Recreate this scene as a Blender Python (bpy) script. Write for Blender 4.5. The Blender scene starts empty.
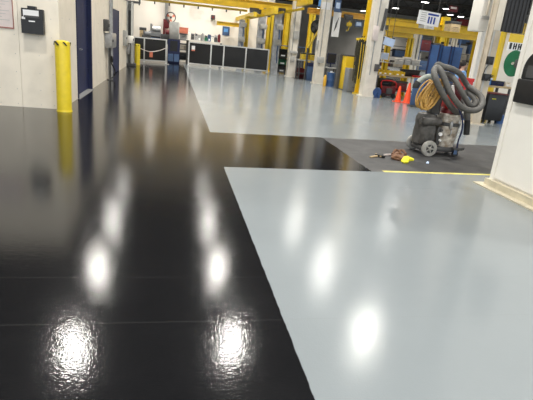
import bpy, bmesh, math, random
from mathutils import Vector, Matrix, Quaternion
random.seed(7)
S = bpy.context.scene
COL = S.collection
# ------------------------------------------------------------------ camera
CH, FPX, CX, CY = 1.5, 480.0, 266.5, 200.0
R3 = Matrix(((0.9785341525, -0.0318726287, -0.2036051274),
             (-0.1830367046, 0.3195878969, -0.9297102457),
             (0.0947020439, 0.9470204389, 0.3068938110)))
# rows are the world X, Y, Z axes expressed in camera axes
cam_d = bpy.data.cameras.new('camera'); cam = bpy.data.objects.new('camera', cam_d); COL.objects.link(cam)
cam_d.sensor_width = 36; cam_d.lens = FPX / 533 * 36; cam_d.clip_end = 400; cam_d.clip_start = 0.05
cam.matrix_world = Matrix.Translation((0, 0, CH)) @ R3.to_4x4()
S.camera = cam
# ------------------------------------------------------------------ world, exposure
wd = bpy.data.worlds.new('world'); S.world = wd; wd.use_nodes = True
wd.node_tree.nodes['Background'].inputs[0].default_value = (0.80, 0.86, 0.92, 1)
wd.node_tree.nodes['Background'].inputs[1].default_value = 1.5
S.view_settings.view_transform = 'Standard'; S.view_settings.look = 'None'
S.view_settings.exposure = 0.42; S.view_settings.gamma = 1; S.view_settings.use_curve_mapping = False
LAMP_W = 112.0
LAMP_COL = (1.0, 0.965, 0.90)
# ------------------------------------------------------------------ helpers
def ray(u, v): return R3 @ Vector((u - CX, -(v - CY), -FPX))
def fl(u, v):
    d = ray(u, v); t = -CH / d.z; return Vector((t * d.x, t * d.y, 0))
def W(u, v, Y):
    d = ray(u, v); t = Y / d.y; return (t * d.x, CH + t * d.z)
def PB(u0, v0, u1, v1, Y, dy=0):
    um, vm = (u0 + u1) / 2, (v0 + v1) / 2
    return W(u0, vm, Y + dy)[0], W(u1, vm, Y)[0], W(um, v1, Y)[1], W(um, v0, Y)[1]

def mat(name, col, rough=0.5, metal=0.0, noise=0.0, scale=8.0, bump=0.0, emit=None, estr=0, spec=0.5, dirt=None, coat=0, trans=0):
    m = bpy.data.materials.new(name); m.use_nodes = True
    nt = m.node_tree; b = nt.nodes['Principled BSDF']
    b.inputs['Base Color'].default_value = (*col, 1); b.inputs['Roughness'].default_value = rough
    b.inputs['Metallic'].default_value = metal; b.inputs['Specular IOR Level'].default_value = spec
    b.inputs['Coat Weight'].default_value = coat
    b.inputs['Transmission Weight'].default_value = trans
    if emit: b.inputs['Emission Color'].default_value = (*emit, 1); b.inputs['Emission Strength'].default_value = estr
    if noise or bump:
        tc = nt.nodes.new('ShaderNodeTexCoord'); nz = nt.nodes.new('ShaderNodeTexNoise')
        nz.inputs['Scale'].default_value = scale; nz.inputs['Detail'].default_value = 5
        nt.links.new(tc.outputs['Object'], nz.inputs['Vector'])
        if noise:
            mx = nt.nodes.new('ShaderNodeMix'); mx.data_type = 'RGBA'
            rp = nt.nodes.new('ShaderNodeValToRGB'); rp.color_ramp.elements[0].position = 0.35; rp.color_ramp.elements[1].position = 0.7
            d = dirt or tuple(c * (1 - noise) for c in col)
            mx.inputs[6].default_value = (*d, 1); mx.inputs[7].default_value = (*col, 1)
            nt.links.new(nz.outputs['Fac'], rp.inputs[0]); nt.links.new(rp.outputs[0], mx.inputs[0])
            nt.links.new(mx.outputs[2], b.inputs['Base Color'])
        if bump:
            bp = nt.nodes.new('ShaderNodeBump'); bp.inputs['Strength'].default_value = bump; bp.inputs['Distance'].default_value = 0.01
            nt.links.new(nz.outputs['Fac'], bp.inputs['Height']); nt.links.new(bp.outputs[0], b.inputs['Normal'])
    return m
M = dict(
    white=mat('cream_panel', (0.93, 0.85, 0.71), 0.45, noise=0.10, scale=3),
    white2=mat('white_paint', (0.90, 0.87, 0.80), 0.5, noise=0.05, scale=2),
    backwall=mat('back_wall_paint', (0.95, 0.89, 0.79), 0.7, noise=0.06, scale=1),
    farwall=mat('grey_block_paint', (0.72, 0.68, 0.62), 0.8, noise=0.15, scale=0.6),
    ceil=mat('dark_deck', (0.035, 0.033, 0.032), 0.7, noise=0.4, scale=0.7),
    truss=mat('truss_paint', (0.10, 0.085, 0.07), 0.6, noise=0.4, scale=2),
    yellow=mat('safety_yellow', (0.72, 0.50, 0.03), 0.4, noise=0.18, scale=6),
    bolly=mat('bollard_yellow', (0.86, 0.66, 0.03), 0.35, noise=0.12, scale=9),
    crane=mat('crane_yellow', (0.80, 0.55, 0.02), 0.4, noise=0.15, scale=3),
    orange=mat('crane_orange_yellow', (0.80, 0.45, 0.04), 0.4, noise=0.15, scale=3),
    navy=mat('navy_enamel', (0.010, 0.018, 0.080), 0.6, noise=0.3, scale=5),
    blue=mat('cobalt_paint', (0.035, 0.10, 0.27), 0.45, noise=0.25, scale=4),
    slate=mat('slate_blue_paint', (0.07, 0.13, 0.26), 0.5, noise=0.2, scale=4),
    lblue=mat('light_blue', (0.12, 0.35, 0.75), 0.5, noise=0.15, scale=8),
    pblue=mat('pale_blue_panel', (0.55, 0.68, 0.90), 0.4, noise=0.1, scale=8),
    black=mat('black_plastic', (0.012, 0.012, 0.013), 0.4, noise=0.3, scale=12),
    blackp=mat('black_sheet', (0.010, 0.010, 0.011), 0.45, noise=0.3, scale=3),
    dgrey=mat('dark_grey_paint', (0.08, 0.08, 0.08), 0.5, noise=0.3, scale=6),
    grey=mat('mid_grey_paint', (0.22, 0.23, 0.24), 0.5, noise=0.2, scale=6),
    lgrey=mat('light_grey_paint', (0.50, 0.50, 0.48), 0.5, noise=0.2, scale=6),
    galv=mat('galvanised_steel', (0.50, 0.50, 0.50), 0.4, metal=0.7, noise=0.3, scale=9),
    alu=mat('aluminium_frame', (0.75, 0.75, 0.73), 0.45, metal=0.3, noise=0.12, scale=9),
    steel=mat('worn_steel', (0.74, 0.70, 0.63), 0.34, metal=0.15, noise=0.35, scale=14, dirt=(0.30, 0.24, 0.18)),
    motor=mat('dirty_grey_housing', (0.11, 0.105, 0.10), 0.5, noise=0.55, scale=16, bump=0.3),
    hose=mat('grey_hose', (0.125, 0.122, 0.115), 0.6, noise=0.30, scale=22),
    cuff=mat('pale_hose_cuff', (0.33, 0.36, 0.32), 0.5, noise=0.2, scale=20),
    rubber=mat('black_rubber', (0.02, 0.02, 0.02), 0.7),
    tyre=mat('grey_tyre', (0.42, 0.41, 0.38), 0.6, noise=0.25, scale=20),
    cable=mat('yellow_cable', (0.72, 0.42, 0.10), 0.45, noise=0.4, scale=30),
    red=mat('red_plastic', (0.60, 0.02, 0.02), 0.4, noise=0.25, scale=10),
    maroon=mat('maroon_drum', (0.15, 0.015, 0.018), 0.4, noise=0.3, scale=6),
    cone=mat('cone_orange', (0.95, 0.09, 0.02), 0.45, noise=0.1, scale=10),
    green=mat('reel_green', (0.01, 0.16, 0.07), 0.4, noise=0.25, scale=8),
    cream=mat('cream_column', (0.84, 0.79, 0.69), 0.45, noise=0.18, scale=2.5),
    tan=mat('tan_column', (0.66, 0.58, 0.46), 0.55, noise=0.25, scale=3),
    silver=mat('silver_duct', (0.55, 0.56, 0.58), 0.35, metal=0.4, noise=0.4, scale=5),
    paper=mat('paper', (0.85, 0.85, 0.85), 0.7),
    pinkp=mat('faded_pink_paper', (0.75, 0.66, 0.62), 0.6, noise=0.1, scale=8),
    salmon=mat('salmon_sheet', (0.75, 0.22, 0.13), 0.6, noise=0.1, scale=8),
    brown=mat('brown_leather', (0.26, 0.13, 0.07), 0.75, noise=0.5, scale=25, bump=0.5),
    yglove=mat('bright_yellow_cuff', (0.85, 0.80, 0.02), 0.7, noise=0.2, scale=25, bump=0.3),
    wood=mat('pale_wood', (0.60, 0.45, 0.25), 0.6, noise=0.3, scale=12),
    plywood=mat('cream_kickplate', (0.66, 0.60, 0.45), 0.55, noise=0.25, scale=7),
    olive=mat('dark_chain', (0.06, 0.055, 0.03), 0.6, noise=0.5, scale=20),
    conc=mat('grey_threshold', (0.42, 0.42, 0.42), 0.5, noise=0.2, scale=8),
    mesh=mat('dark_mesh', (0.035, 0.045, 0.04), 0.6, noise=0.6, scale=9),
    lens=mat('lamp_lens', (1, 1, 1), 0.5, emit=(1, 0.97, 0.92), estr=16),
    ink=mat('blue_ink', (0.04, 0.08, 0.35), 0.6),
    vinyl=mat('strip_vinyl', (0.015, 0.03, 0.14), 0.25),
)

class MB:
    def __init__(s): s.v = []; s.f = []; s.mi = []; s.cur = 0; s.sm = []
    def add(s, vs, fs, smooth=False):
        o = len(s.v); s.v += [Vector(v) for v in vs]
        for f in fs: s.f.append([i + o for i in f]); s.mi.append(s.cur); s.sm.append(smooth)
        return s
    def m(s, i): s.cur = i; return s
    def box(s, x0, x1, y0, y1, z0, z1, rot=None, piv=None):
        vs = [Vector((x, y, z)) for z in (z0, z1) for y in (y0, y1) for x in (x0, x1)]
        if rot is not None:
            p = Vector(piv) if piv is not None else Vector(((x0 + x1) / 2, (y0 + y1) / 2, (z0 + z1) / 2))
            vs = [rot @ (v - p) + p for v in vs]
        return s.add(vs, [(0, 2, 3, 1), (4, 5, 7, 6), (0, 1, 5, 4), (2, 6, 7, 3), (0, 4, 6, 2), (1, 3, 7, 5)])
    def cbox(s, x0, x1, y0, y1, z0, z1, b=0.01):          # chamfered box
        b = min(b, (x1 - x0) * .45, (y1 - y0) * .45, (z1 - z0) * .45)
        def ring(i, z): return [(x0 + i + b, y0 + i, z), (x1 - i - b, y0 + i, z), (x1 - i, y0 + i + b, z), (x1 - i, y1 - i - b, z),
                                (x1 - i - b, y1 - i, z), (x0 + i + b, y1 - i, z), (x0 + i, y1 - i - b, z), (x0 + i, y0 + i + b, z)]
        b2 = b * .9
        vs = ring(b2 * .6, z0) + ring(0, z0 + b) + ring(0, z1 - b) + ring(b2 * .6, z1)
        fs = [tuple(range(7, -1, -1)), tuple(range(24, 32))]
        for k in range(3):
            for i in range(8): j = (i + 1) % 8; fs.append((k * 8 + i, k * 8 + j, k * 8 + 8 + j, k * 8 + 8 + i))
        return s.add(vs, fs)
    def cyl(s, p0, p1, r0, r1=None, n=16, cap=True):
        r1 = r0 if r1 is None else r1; p0 = Vector(p0); p1 = Vector(p1); d = (p1 - p0).normalized()
        a = d.orthogonal().normalized(); b = d.cross(a); vs = []
        for p, r in ((p0, r0), (p1, r1)):
            for k in range(n): t = 2 * math.pi * k / n; vs.append(p + a * (r * math.cos(t)) + b * (r * math.sin(t)))
        s.add(vs, [(k, (k + 1) % n, n + (k + 1) % n, n + k) for k in range(n)], True)
        if cap: s.add(vs, [tuple(range(n - 1, -1, -1)), tuple(range(n, 2 * n))])
        return s
    def lathe(s, prof, c, axis=(0, 0, 1), n=24, cap=True):
        ax = Vector(axis).normalized(); a = ax.orthogonal().normalized(); b = ax.cross(a); c = Vector(c); vs = []
        for r, h in prof:
            for k in range(n): t = 2 * math.pi * k / n; vs.append(c + ax * h + a * (r * math.cos(t)) + b * (r * math.sin(t)))
        fs = []
        for q in range(len(prof) - 1):
            for k in range(n): fs.append((q * n + k, q * n + (k + 1) % n, q * n + n + (k + 1) % n, q * n + n + k))
        s.add(vs, fs, True)
        if cap: m = (len(prof) - 1) * n; s.add(vs, [tuple(range(n - 1, -1, -1)), tuple(range(m, m + n))])
        return s
    def tube(s, pts, r, n=8, sub=0, closed=False, ridge=0.0):
        pts = [Vector(p) for p in pts]
        if sub: pts = catmull(pts, sub, closed)
        N = len(pts); tang = []
        for i in range(N):
            a = pts[(i - 1) % N] if (closed or i > 0) else pts[i]; b = pts[(i + 1) % N] if (closed or i < N - 1) else pts[i]
            tang.append((b - a).normalized())
        u = tang[0].orthogonal().normalized(); vs = []
        for i in range(N):
            t = tang[i]; u = (u - t * u.dot(t)).normalized(); w = t.cross(u)
            rr = r[i] if isinstance(r, list) else r * (1 + (ridge if i % 2 else 0))
            for k in range(n): q = 2 * math.pi * k / n; vs.append(pts[i] + u * (rr * math.cos(q)) + w * (rr * math.sin(q)))
        fs = []
        for i in range(N if closed else N - 1):
            j = (i + 1) % N
            for k in range(n): fs.append((i * n + k, i * n + (k + 1) % n, j * n + (k + 1) % n, j * n + k))
        s.add(vs, fs, True)
        if not closed: s.add(vs, [tuple(range(n - 1, -1, -1)), tuple(range((N - 1) * n, N * n))])
        return s
    def bar(s, p0, p1, w, h=None):                          # rectangular bar between points
        h = h or w; p0 = Vector(p0); p1 = Vector(p1); d = (p1 - p0).normalized()
        up = Vector((0, 0, 1)) if abs(d.z) < .95 else Vector((0, 1, 0))
        a = d.cross(up).normalized() * (w / 2); b = a.cross(d).normalized() * (h / 2); vs = []
        for p in (p0, p1): vs += [p - a - b, p + a - b, p + a + b, p - a + b]
        return s.add(vs, [(0, 1, 2, 3), (7, 6, 5, 4), (0, 4, 5, 1), (1, 5, 6, 2), (2, 6, 7, 3), (3, 7, 4, 0)])
    def build(s, name, mats, parent=None, origin=None):
        if not isinstance(mats, (list, tuple)): mats = [mats]
        me = bpy.data.meshes.new(name)
        off = Vector((0, 0, 0))
        if parent is not None:
            p = parent
            while p.parent: p = p.parent
            off = p.location.copy()
        elif origin is not None: off = Vector(origin)
        else:
            xs = [v.x for v in s.v]; ys = [v.y for v in s.v]; zs = [v.z for v in s.v]
            off = Vector(((min(xs) + max(xs)) / 2, (min(ys) + max(ys)) / 2, min(zs)))
        me.from_pydata([tuple(v - off) for v in s.v], [], s.f)
        for mt in mats: me.materials.append(mt if not isinstance(mt, str) else M[mt])
        for p, i, k in zip(me.polygons, s.mi, s.sm): p.material_index = i; p.use_smooth = k
        bm = bmesh.new(); bm.from_mesh(me); bmesh.ops.recalc_face_normals(bm, faces=bm.faces); bm.to_mesh(me); bm.free()
        me.set_sharp_from_angle(angle=math.radians(38))
        o = bpy.data.objects.new(name, me); COL.objects.link(o)
        if parent is not None: o.parent = parent
        else: o.location = off
        return o
def catmull(P, sub, closed=False):
    out = []; N = len(P)
    g = (lambda i: P[i % N]) if closed else (lambda i: P[max(0, min(N - 1, i))])
    for i in range(N if closed else N - 1):
        a, b, c, d = g(i - 1), g(i), g(i + 1), g(i + 2)
        for k in range(sub):
            t = k / sub
            out.append(0.5 * ((2 * b) + (c - a) * t + (2 * a - 5 * b + 4 * c - d) * t * t + (3 * b - a - 3 * c + d) * t ** 3))
    if not closed: out.append(P[-1])
    return out
def tag(o, label, cat, group=None, kind=None):
    o['label'] = label; o['category'] = cat
    if group: o['group'] = group
    if kind: o['kind'] = kind
    return o
def struct(o): o['kind'] = 'structure'; return o
def thing(name, label, cat, loc, group=None):
    o = bpy.data.objects.new(name, None); o.empty_display_size = .2; COL.objects.link(o); o.location = loc
    return tag(o, label, cat, group)
def copy_tree(o, parent=None):
    c = o.copy(); COL.objects.link(c)
    if parent: c.parent = parent
    for ch in [q for q in bpy.data.objects if q.parent == o]: copy_tree(ch, c)
    return c
def RZ(a): return Matrix.Rotation(math.radians(a), 3, 'Z')
def RX(a): return Matrix.Rotation(math.radians(a), 3, 'X')
def RY(a): return Matrix.Rotation(math.radians(a), 3, 'Y')

# ------------------------------------------------------------------ floor: one slab, coatings laid out in metres
def floor_material():
    m = bpy.data.materials.new('epoxy_floor'); m.use_nodes = True; nt = m.node_tree; L = nt.links.new
    b = nt.nodes['Principled BSDF']; g = nt.nodes.new('ShaderNodeNewGeometry'); sp = nt.nodes.new('ShaderNodeSeparateXYZ')
    L(g.outputs['Position'], sp.inputs[0])
    def mth(op, a, bb=None, c=None, clamp=False):
        n = nt.nodes.new('ShaderNodeMath'); n.operation = op; n.use_clamp = clamp
        for i, q in enumerate((a, bb, c)):
            if q is None: continue
            if isinstance(q, (int, float)): n.inputs[i].default_value = q
            else: L(q, n.inputs[i])
        return n.outputs[0]
    def noise(sc, det=3, rough=.5, vec=None, dist=0):
        n = nt.nodes.new('ShaderNodeTexNoise'); n.inputs['Scale'].default_value = sc; n.inputs['Detail'].default_value = det
        n.inputs['Roughness'].default_value = rough; n.inputs['Distortion'].default_value = dist
        L(vec or g.outputs['Position'], n.inputs['Vector']); return n.outputs['Fac']
    def step(val, at, w=0.004):  # 0 below, 1 above
        return mth('MULTIPLY_ADD', mth('SUBTRACT', val, at), 1 / w, 0.5, clamp=True)
    def mix(f, a, bb):
        n = nt.nodes.new('ShaderNodeMix'); n.data_type = 'RGBA'
        L(f, n.inputs[0])
        for i, q in ((6, a), (7, bb)):
            if isinstance(q, tuple): n.inputs[i].default_value = (*q, 1)
            else: L(q, n.inputs[i])
        return n.outputs[2]
    def mixf(f, a, bb):
        n = nt.nodes.new('ShaderNodeMix')
        L(f, n.inputs[0])
        for i, q in ((2, a), (3, bb)):
            if isinstance(q, (int, float)): n.inputs[i].default_value = q
            else: L(q, n.inputs[i])
        return n.outputs[0]
    X, Y = sp.outputs[0], sp.outputs[1]
    wob = mth('MULTIPLY', mth('SUBTRACT', noise(9, 3), .5), .014)
    xw = mth('ADD', X, wob)
    yn = mth('ADD', mth('SUBTRACT', Y, mth('MULTIPLY', mth('SUBTRACT', X, .7), .058)), wob)
    yf = mth('ADD', mth('SUBTRACT', Y, mth('MULTIPLY', mth('SUBTRACT', X, .65), .065)), wob)
    right = step(xw, 0.685)
    near = mth('SUBTRACT', 1.0, step(yn, 5.81)); far = step(yf, 8.12)
    grey = mth('MULTIPLY', right, mth('MAXIMUM', near, far))
    strip = mth('MULTIPLY', mth('MULTIPLY', step(mth('ADD', X, mth('MULTIPLY', wob, 4)), 2.72, .03), step(yn, 5.81)), mth('SUBTRACT', 1.0, step(yf, 8.12)))
    n1 = noise(1.3, 5, .6); n2 = noise(7, 5, .65)
    streak = noise(2.2, 4, .6, None, 1.2)
    black = mix(n2, (0.0065, 0.0068, 0.0078), (0.011, 0.0112, 0.0125))
    greyc = mix(n1, (0.225, 0.250, 0.264), (0.250, 0.280, 0.294))
    stain = nt.nodes.new('ShaderNodeValToRGB'); stain.color_ramp.elements[0].position = .42; stain.color_ramp.elements[1].position = .72; L(streak, stain.inputs[0])
    dull = mix(stain.outputs[0], (0.042, 0.043, 0.045), (0.085, 0.085, 0.085))
    c = mix(strip, mix(grey, black, greyc), dull)
    # yellow floor line along the near edge of the dull strip
    yl = mth('MULTIPLY', mth('MULTIPLY', step(yn, 5.80), mth('SUBTRACT', 1.0, step(yn, 5.88))), step(X, 2.90, .02))
    worn = mth('MULTIPLY', yl, mth('MULTIPLY_ADD', n2, 1.2, .25, clamp=True))
    c = mix(worn, c, (0.72, 0.66, 0.16))
    # saw-cut joints across the slab
    def joint(y, w): return mth('COMPARE', Y, y, w)
    jt = mth('MAXIMUM', joint(2.345, .004), mth('MAXIMUM', joint(2.87, .0025), joint(5.2, .002)))
    c = mix(mth('MULTIPLY', jt, .05), c, (0.25, 0.25, 0.25))
    L(c, b.inputs['Base Color'])
    rgh = mixf(grey, mth('MULTIPLY_ADD', n1, .05, .085), mth('MULTIPLY_ADD', n1, .05, .135))
    rgh = mixf(strip, rgh, .52)
    L(rgh, b.inputs['Roughness'])
    b.inputs['Specular IOR Level'].default_value = .4
    # orange-peel and roller texture
    fine = noise(88, 1.5, .55); mid = noise(38, 1, .5)
    bp = nt.nodes.new('ShaderNodeBump'); bp.inputs['Strength'].default_value = 1.0; bp.inputs['Distance'].default_value = 0.00046
    hgt = mth('ADD', mth('MULTIPLY', fine, 1.0), mth('MULTIPLY', mid, .7))
    hgt = mth('SUBTRACT', hgt, mth('MULTIPLY', jt, .7))
    L(hgt, bp.inputs['Height']); L(bp.outputs[0], b.inputs['Normal'])
    return m
mb = MB(); mb.box(-14, 46, -8, 84, -.2, 0)
struct(mb.build('floor', floor_material()))

# ------------------------------------------------------------------ ceiling, trusses, outer walls
struct(MB().box(-14, 46, -8, 84, 8.6, 8.8).build('ceiling', 'ceil'))
ti = 1
for y in [3.5, 8.4, 13.2, 18, 22.9, 27.8, 34, 43, 52, 61, 71]:
    mb = MB(); mb.box(-14, 46, y - .08, y + .08, 8.35, 8.6).box(-14, 46, y - .08, y + .08, 7.55, 7.7)
    x = -14
    while x < 45: mb.bar((x, y, 7.6), (x + .9, y, 8.45), .07); mb.bar((x + .9, y, 8.45), (x + 1.8, y, 7.6), .07); x += 1.8
    struct(mb.build('trim_%d' % ti, 'truss')); ti += 1
struct(MB().box(-14, 6.1, 31, 31.25, 0, 8.6).build('wall_back', 'backwall'))
mb = MB(); mb.box(6.1, 46, 84, 84.3, 0, 8.6); mb.box(5.85, 6.1, 31.25, 84, 0, 8.6)
struct(mb.build('wall_far', 'farwall'))
struct(MB().box(46, 46.2, -8, 84, 0, 8.6).build('wall_east', 'farwall'))
struct(MB().box(-14.2, -14, -8, 31, 0, 8.6).build('wall_left', 'white2'))

# ------------------------------------------------------------------ the white building on the left
H1 = 2.75
XL = -1.95
def screws(mb, pts, ax):
    for (a, z) in pts:
        if ax == 'y': mb.cyl((a, 9.49, z), (a, 9.502, z), .006, n=6)
        else: mb.cyl((XL + .008, a, z), (XL - .002, a, z), .006, n=6)
mb = MB(); mb.m(0)
mb.box(-9, -2.62, 9.5, 9.62, 0, H1).box(-2.615, -1.95, 9.5, 9.62, 0, H1)
mb.box(-2.12, XL, 9.62, 11.12, 0, H1)
mb.box(-2.12, XL, 11.12, 13.06, 2.45, H1)
mb.box(-2.12, XL, 13.06, 17.2, 0, H1)
mb.box(-2.12, XL, 17.2, 19.6, 2.16, 2.9)
mb.box(-2.12, XL, 19.6, 23.0, 0, 2.9)
mb.box(-9, XL, 9.62, 23, H1 - .08, H1)
mb.box(-9, -8.9, 9.62, 23, 0, H1); mb.box(-9, -2.12, 22.9, 23, 0, H1)
mb.m(1)
screws(mb, [(x, z) for x in (-3.35, -2.98, -2.69, -2.30, -2.08) for z in (.06, .32, .62, .93, 1.25, 1.56, 1.88)], 'y')
screws(mb, [(y, z) for y in (9.75, 10.4, 11.0, 13.2, 14.3, 15.4) for z in (.1, .6, 1.1, 1.6, 2.1)], 'x')
struct(mb.build('wall_front', ['white', 'lgrey']))
struct(MB().box(-2.16, -1.9, 11.12, 13.06, 0, .012).build('trim_30', 'conc'))
struct(MB().box(XL, XL + .012, 13.06, 13.14, 0, 2.4).build('trim_31', 'lgrey'))
# two navy doors
def navy_door(n, y0, y1, top, open_frac, fx=-2.03):
    mb = MB(); ym = y0 + (y1 - y0) * open_frac
    mb.m(0).box(-2.10, fx, ym, y1 - .02, .02, top)
    for k in range(1, 5): mb.box(-2.032, -2.022, ym + .02, y1 - .04, .02 + top * k / 5 - .01, .02 + top * k / 5 + .01)
    d = struct(mb.build('door_%d' % n, 'navy'))
    f = MB().box(-2.12, XL + .02, y0, y0 + .07, 0, top).box(-2.12, XL + .02, y1 - .07, y1, 0, top)
    f.build('door_frame', 'navy', d)
    MB().cyl((-2.02, ym + .12, 1.0), (-1.97, ym + .12, 1.0), .02).bar((-1.975, ym + .12, 1.0), (-1.975, ym + .26, 1.0), .02).build('handle', 'galv', d)
navy_door(1, 11.12, 13.06, 2.44, .30)
navy_door(2, 17.2, 19.6, 2.15, 0.04, -1.955)
# the dark interior seen through the open slot
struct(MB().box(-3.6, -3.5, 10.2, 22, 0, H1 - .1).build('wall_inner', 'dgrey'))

# white pillar on the right with kick plate
mb = MB(); mb.box(4.2, 5.5, 3.1, 5.46, 0, 8.6)
mb.m(1).box(4.18, 4.2, 3.1, 5.38, .13, 2.9); mb.m(0).box(4.178, 4.2, 5.40, 5.47, 0.02, 3)
struct(mb.build('wall_right', ['white2', 'white2']))
mb = MB(); mb.box(4.13, 4.2, 3.0, 5.49, 0, .10); mb.box(4.03, 4.13, 3.0, 5.58, 0, .02); mb.box(4.13, 5.5, 5.47, 5.58, 0, .02)
struct(mb.build('baseboard_right', 'plywood'))
# sections of the building to the left of frame / behind: nothing seen

# ------------------------------------------------------------------ lamps
def high_bay(x, y, z, label, k=1.0):
    t = thing('high_bay_lamp', label, 'ceiling lamp', (x, y, z), 'round high bay lamps hanging from the roof')
    MB().lathe([(.10 * k, .42), (.16 * k, .30), (.30 * k, .06), (.31 * k, .0), (.295 * k, .0), (.28 * k, .05), (.09 * k, .30)], (x, y, z), n=20, cap=False).build('reflector', 'galv', t)
    MB().lathe([(.02, .62), (.11, .58), (.12, .42), (.05, .40)], (x, y, z), n=16).build('ballast_housing', 'dgrey', t)
    MB().lathe([(.0, .03), (.285 * k, .03), (.285 * k, .035), (0, .035)], (x, y, z), n=20).build('lens', 'lens', t)
    MB().cyl((x, y, z + .6), (x, y, 8.6), .015, n=6).build('hanger', 'dgrey', t)
    ld = bpy.data.lights.new('lamp', 'AREA'); ld.shape = 'DISK'; ld.size = .42 * k; ld.spread = math.radians(146); ld.energy = LAMP_W; ld.color = LAMP_COL
    lo = bpy.data.objects.new('lamp_light', ld); COL.objects.link(lo); lo.location = (0, 0, -.01); ld.energy *= (.22 if z < 5 else 1); ld.energy *= (k * k if k > 1 else 1); lo.parent = t
    return t
near_rows = [(-2.4, [-2.6, 2.3, 7.2, 12.0, 16.85, 21.7, 26.5]), (2.0, [-2.6, 2.3, 7.2, 12.0, 16.85, 21.7, 26.5]), (6.3, [2.3, 7.2, 12.3, 16.8, 21.8, 26.6]),  # lamps above and behind the camera are unseen, added to light the front walls
             (11.6, [2.3, 22.2, 27.0]), (15.2, [7.2, 12.2, 17, 22.2, 27.0])]
RN = ['in the leftmost row', 'over the coating boundary', 'in the row above the cream columns', 'right of the cream columns', 'in the far right row']
for (x, ys), rn in zip(near_rows, RN):
    for i, y in enumerate(ys):
        high_bay(x, y, 7.0, 'high bay lamp %s, %s' % (rn, ['added nearest the camera', 'second nearest', 'third nearest', 'fourth nearest', 'fifth nearest', 'sixth nearest', 'farthest'][i]))
for x, y, w in [(24.8, 48.3, 'big bright one just above the hanging white sign'), (25.9, 57.5, 'at the top edge of the big cream column'), (29.1, 51.6, 'upper of the two right of the white sign'),
                (33.0, 57.3, 'lower bright one right of the white sign'), (25.1, 65.9, 'small one left of the yellow post'), (36.0, 80, 'smallest one just above the yellow crossbeam'), (34.9, 58.1, 'rightmost distant one')]:
    high_bay(x, y, 7.0, 'distant glowing high bay lamp, ' + w, 1.45)
for x, w in ((-1.1, 'left one'), (1.6, 'middle one'), (4.3, 'right one')):
    high_bay(x, 29.4, 4.35, 'low hung lamp washing the white back wall, %s of three' % w)
for x, y, w in [(14, 36, 'nearest, left side'), (14, 50, 'middle distance, left side'), (22, 38, 'nearest, right side'), (20, 70, 'farthest, left side'), (30, 70, 'farthest, right side')]:  # extra lamps added to brighten the far hall and its end wall
    high_bay(x, y, 7.0, 'added fill lamp deep in the far hall, ' + w)

# ------------------------------------------------------------------ bollards
def bollard(p, h, r, label):
    t = thing('bollard', label, 'bollard', (p.x, p.y, 0), 'yellow safety bollards')
    MB().lathe([(r * 1.0, 0), (r, h - .06), (r * .93, h - .02), (r * .6, h), (0, h + .004)], p, n=28, cap=False).build('sleeve', 'bolly', t)
    mb = MB()
    for a, w in ((-125, .10), (-62, .07), (180, .08), (20, .08)):
        a = math.radians(a); c = Vector((math.cos(a), math.sin(a), 0)); tt = Vector((-c.y, c.x, 0))
        q = p + c * (r * .975) + Vector((0, 0, h - .055))
        mb.add([q - tt * w * .5 + Vector((0, 0, .03)), q + tt * w * .3 + Vector((0, 0, -.03)), q + tt * w * .6 + Vector((0, 0, -.025)), q - tt * w * .1 + Vector((0, 0, .035)),
                q + c * .012 - tt * w * .5 + Vector((0, 0, .03)), q + c * .012 + tt * w * .3 + Vector((0, 0, -.03)), q + c * .012 + tt * w * .6 + Vector((0, 0, -.025)), q + c * .012 - tt * w * .1 + Vector((0, 0, .035))],
               [(0, 1, 2, 3), (7, 6, 5, 4), (0, 4, 5, 1), (1, 5, 6, 2), (2, 6, 7, 3), (3, 7, 4, 0)])
    mb.build('slot_mark', 'black', t)
    MB().lathe([(r * 1.06, 0), (r * 1.06, .012), (r, .03)], p, n=28).build('base_ring', 'bolly', t)
    return t
bollard(Vector((-1.87, 9.32, 0)), 1.23, .128, 'large yellow plastic bollard beside the corner of the white panel wall')
bollard(Vector((-1.57, 24.3, 0)), .95, .13, 'small distant yellow bollard in front of the left black screen')

# ------------------------------------------------------------------ things on the front panel
def notice(name, x0, x1, z0, z1, y, label, cat='notice'):
    t = thing(name, label, cat, ((x0 + x1) / 2, y, z0))
    MB().box(x0, x1, y - .008, y, z0, z1).build('sheet', 'pinkp', t)
    MB().box(x0, x1 + .012, y - .016, y, z0 - .02, z0).box(x1, x1 + .012, y - .016, y, z0, z1).build('frame', mat_frame, t)
    mb = MB()
    for k in range(7): mb.box(x0 + .05, x1 - .05 - .06 * (k % 3), y - .0095, y - .008, z1 - .08 - k * .05, z1 - .088 - k * .05)
    mb.build('printed_lines', 'lgrey', t)
mat_frame = mat('dull_red_frame', (0.35, 0.12, 0.09), 0.5, noise=.2)
notice('notice_board', -3.15, -2.695, 1.36, 1.86, 9.5, 'pale pinkish notice board with dull red edge on the white wall')
t = thing('document_holder', 'black document holder with white papers on the white wall left of the bollard', 'document holder', (-2.36, 9.5, 1.3))
mb = MB(); mb.cbox(-2.535, -2.18, 9.40, 9.5, 1.29, 1.70, .012); mb.box(-2.43, -2.30, 9.40, 9.5, 1.70, 1.74)
mb.box(-2.535, -2.18, 9.375, 9.40, 1.29, 1.52); mb.build('pocket', 'black', t)
MB().box(-2.50, -2.25, 9.388, 9.399, 1.56, 1.675).box(-2.52, -2.47, 9.384, 9.399, 1.49, 1.56).box(-2.41, -2.31, 9.369, 9.375, 1.485, 1.505).build('paper', 'paper', t)
MB().box(-2.49, -2.24, 9.380, 9.388, 1.55, 1.585).build('label_strip', 'dgrey', t)

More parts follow.
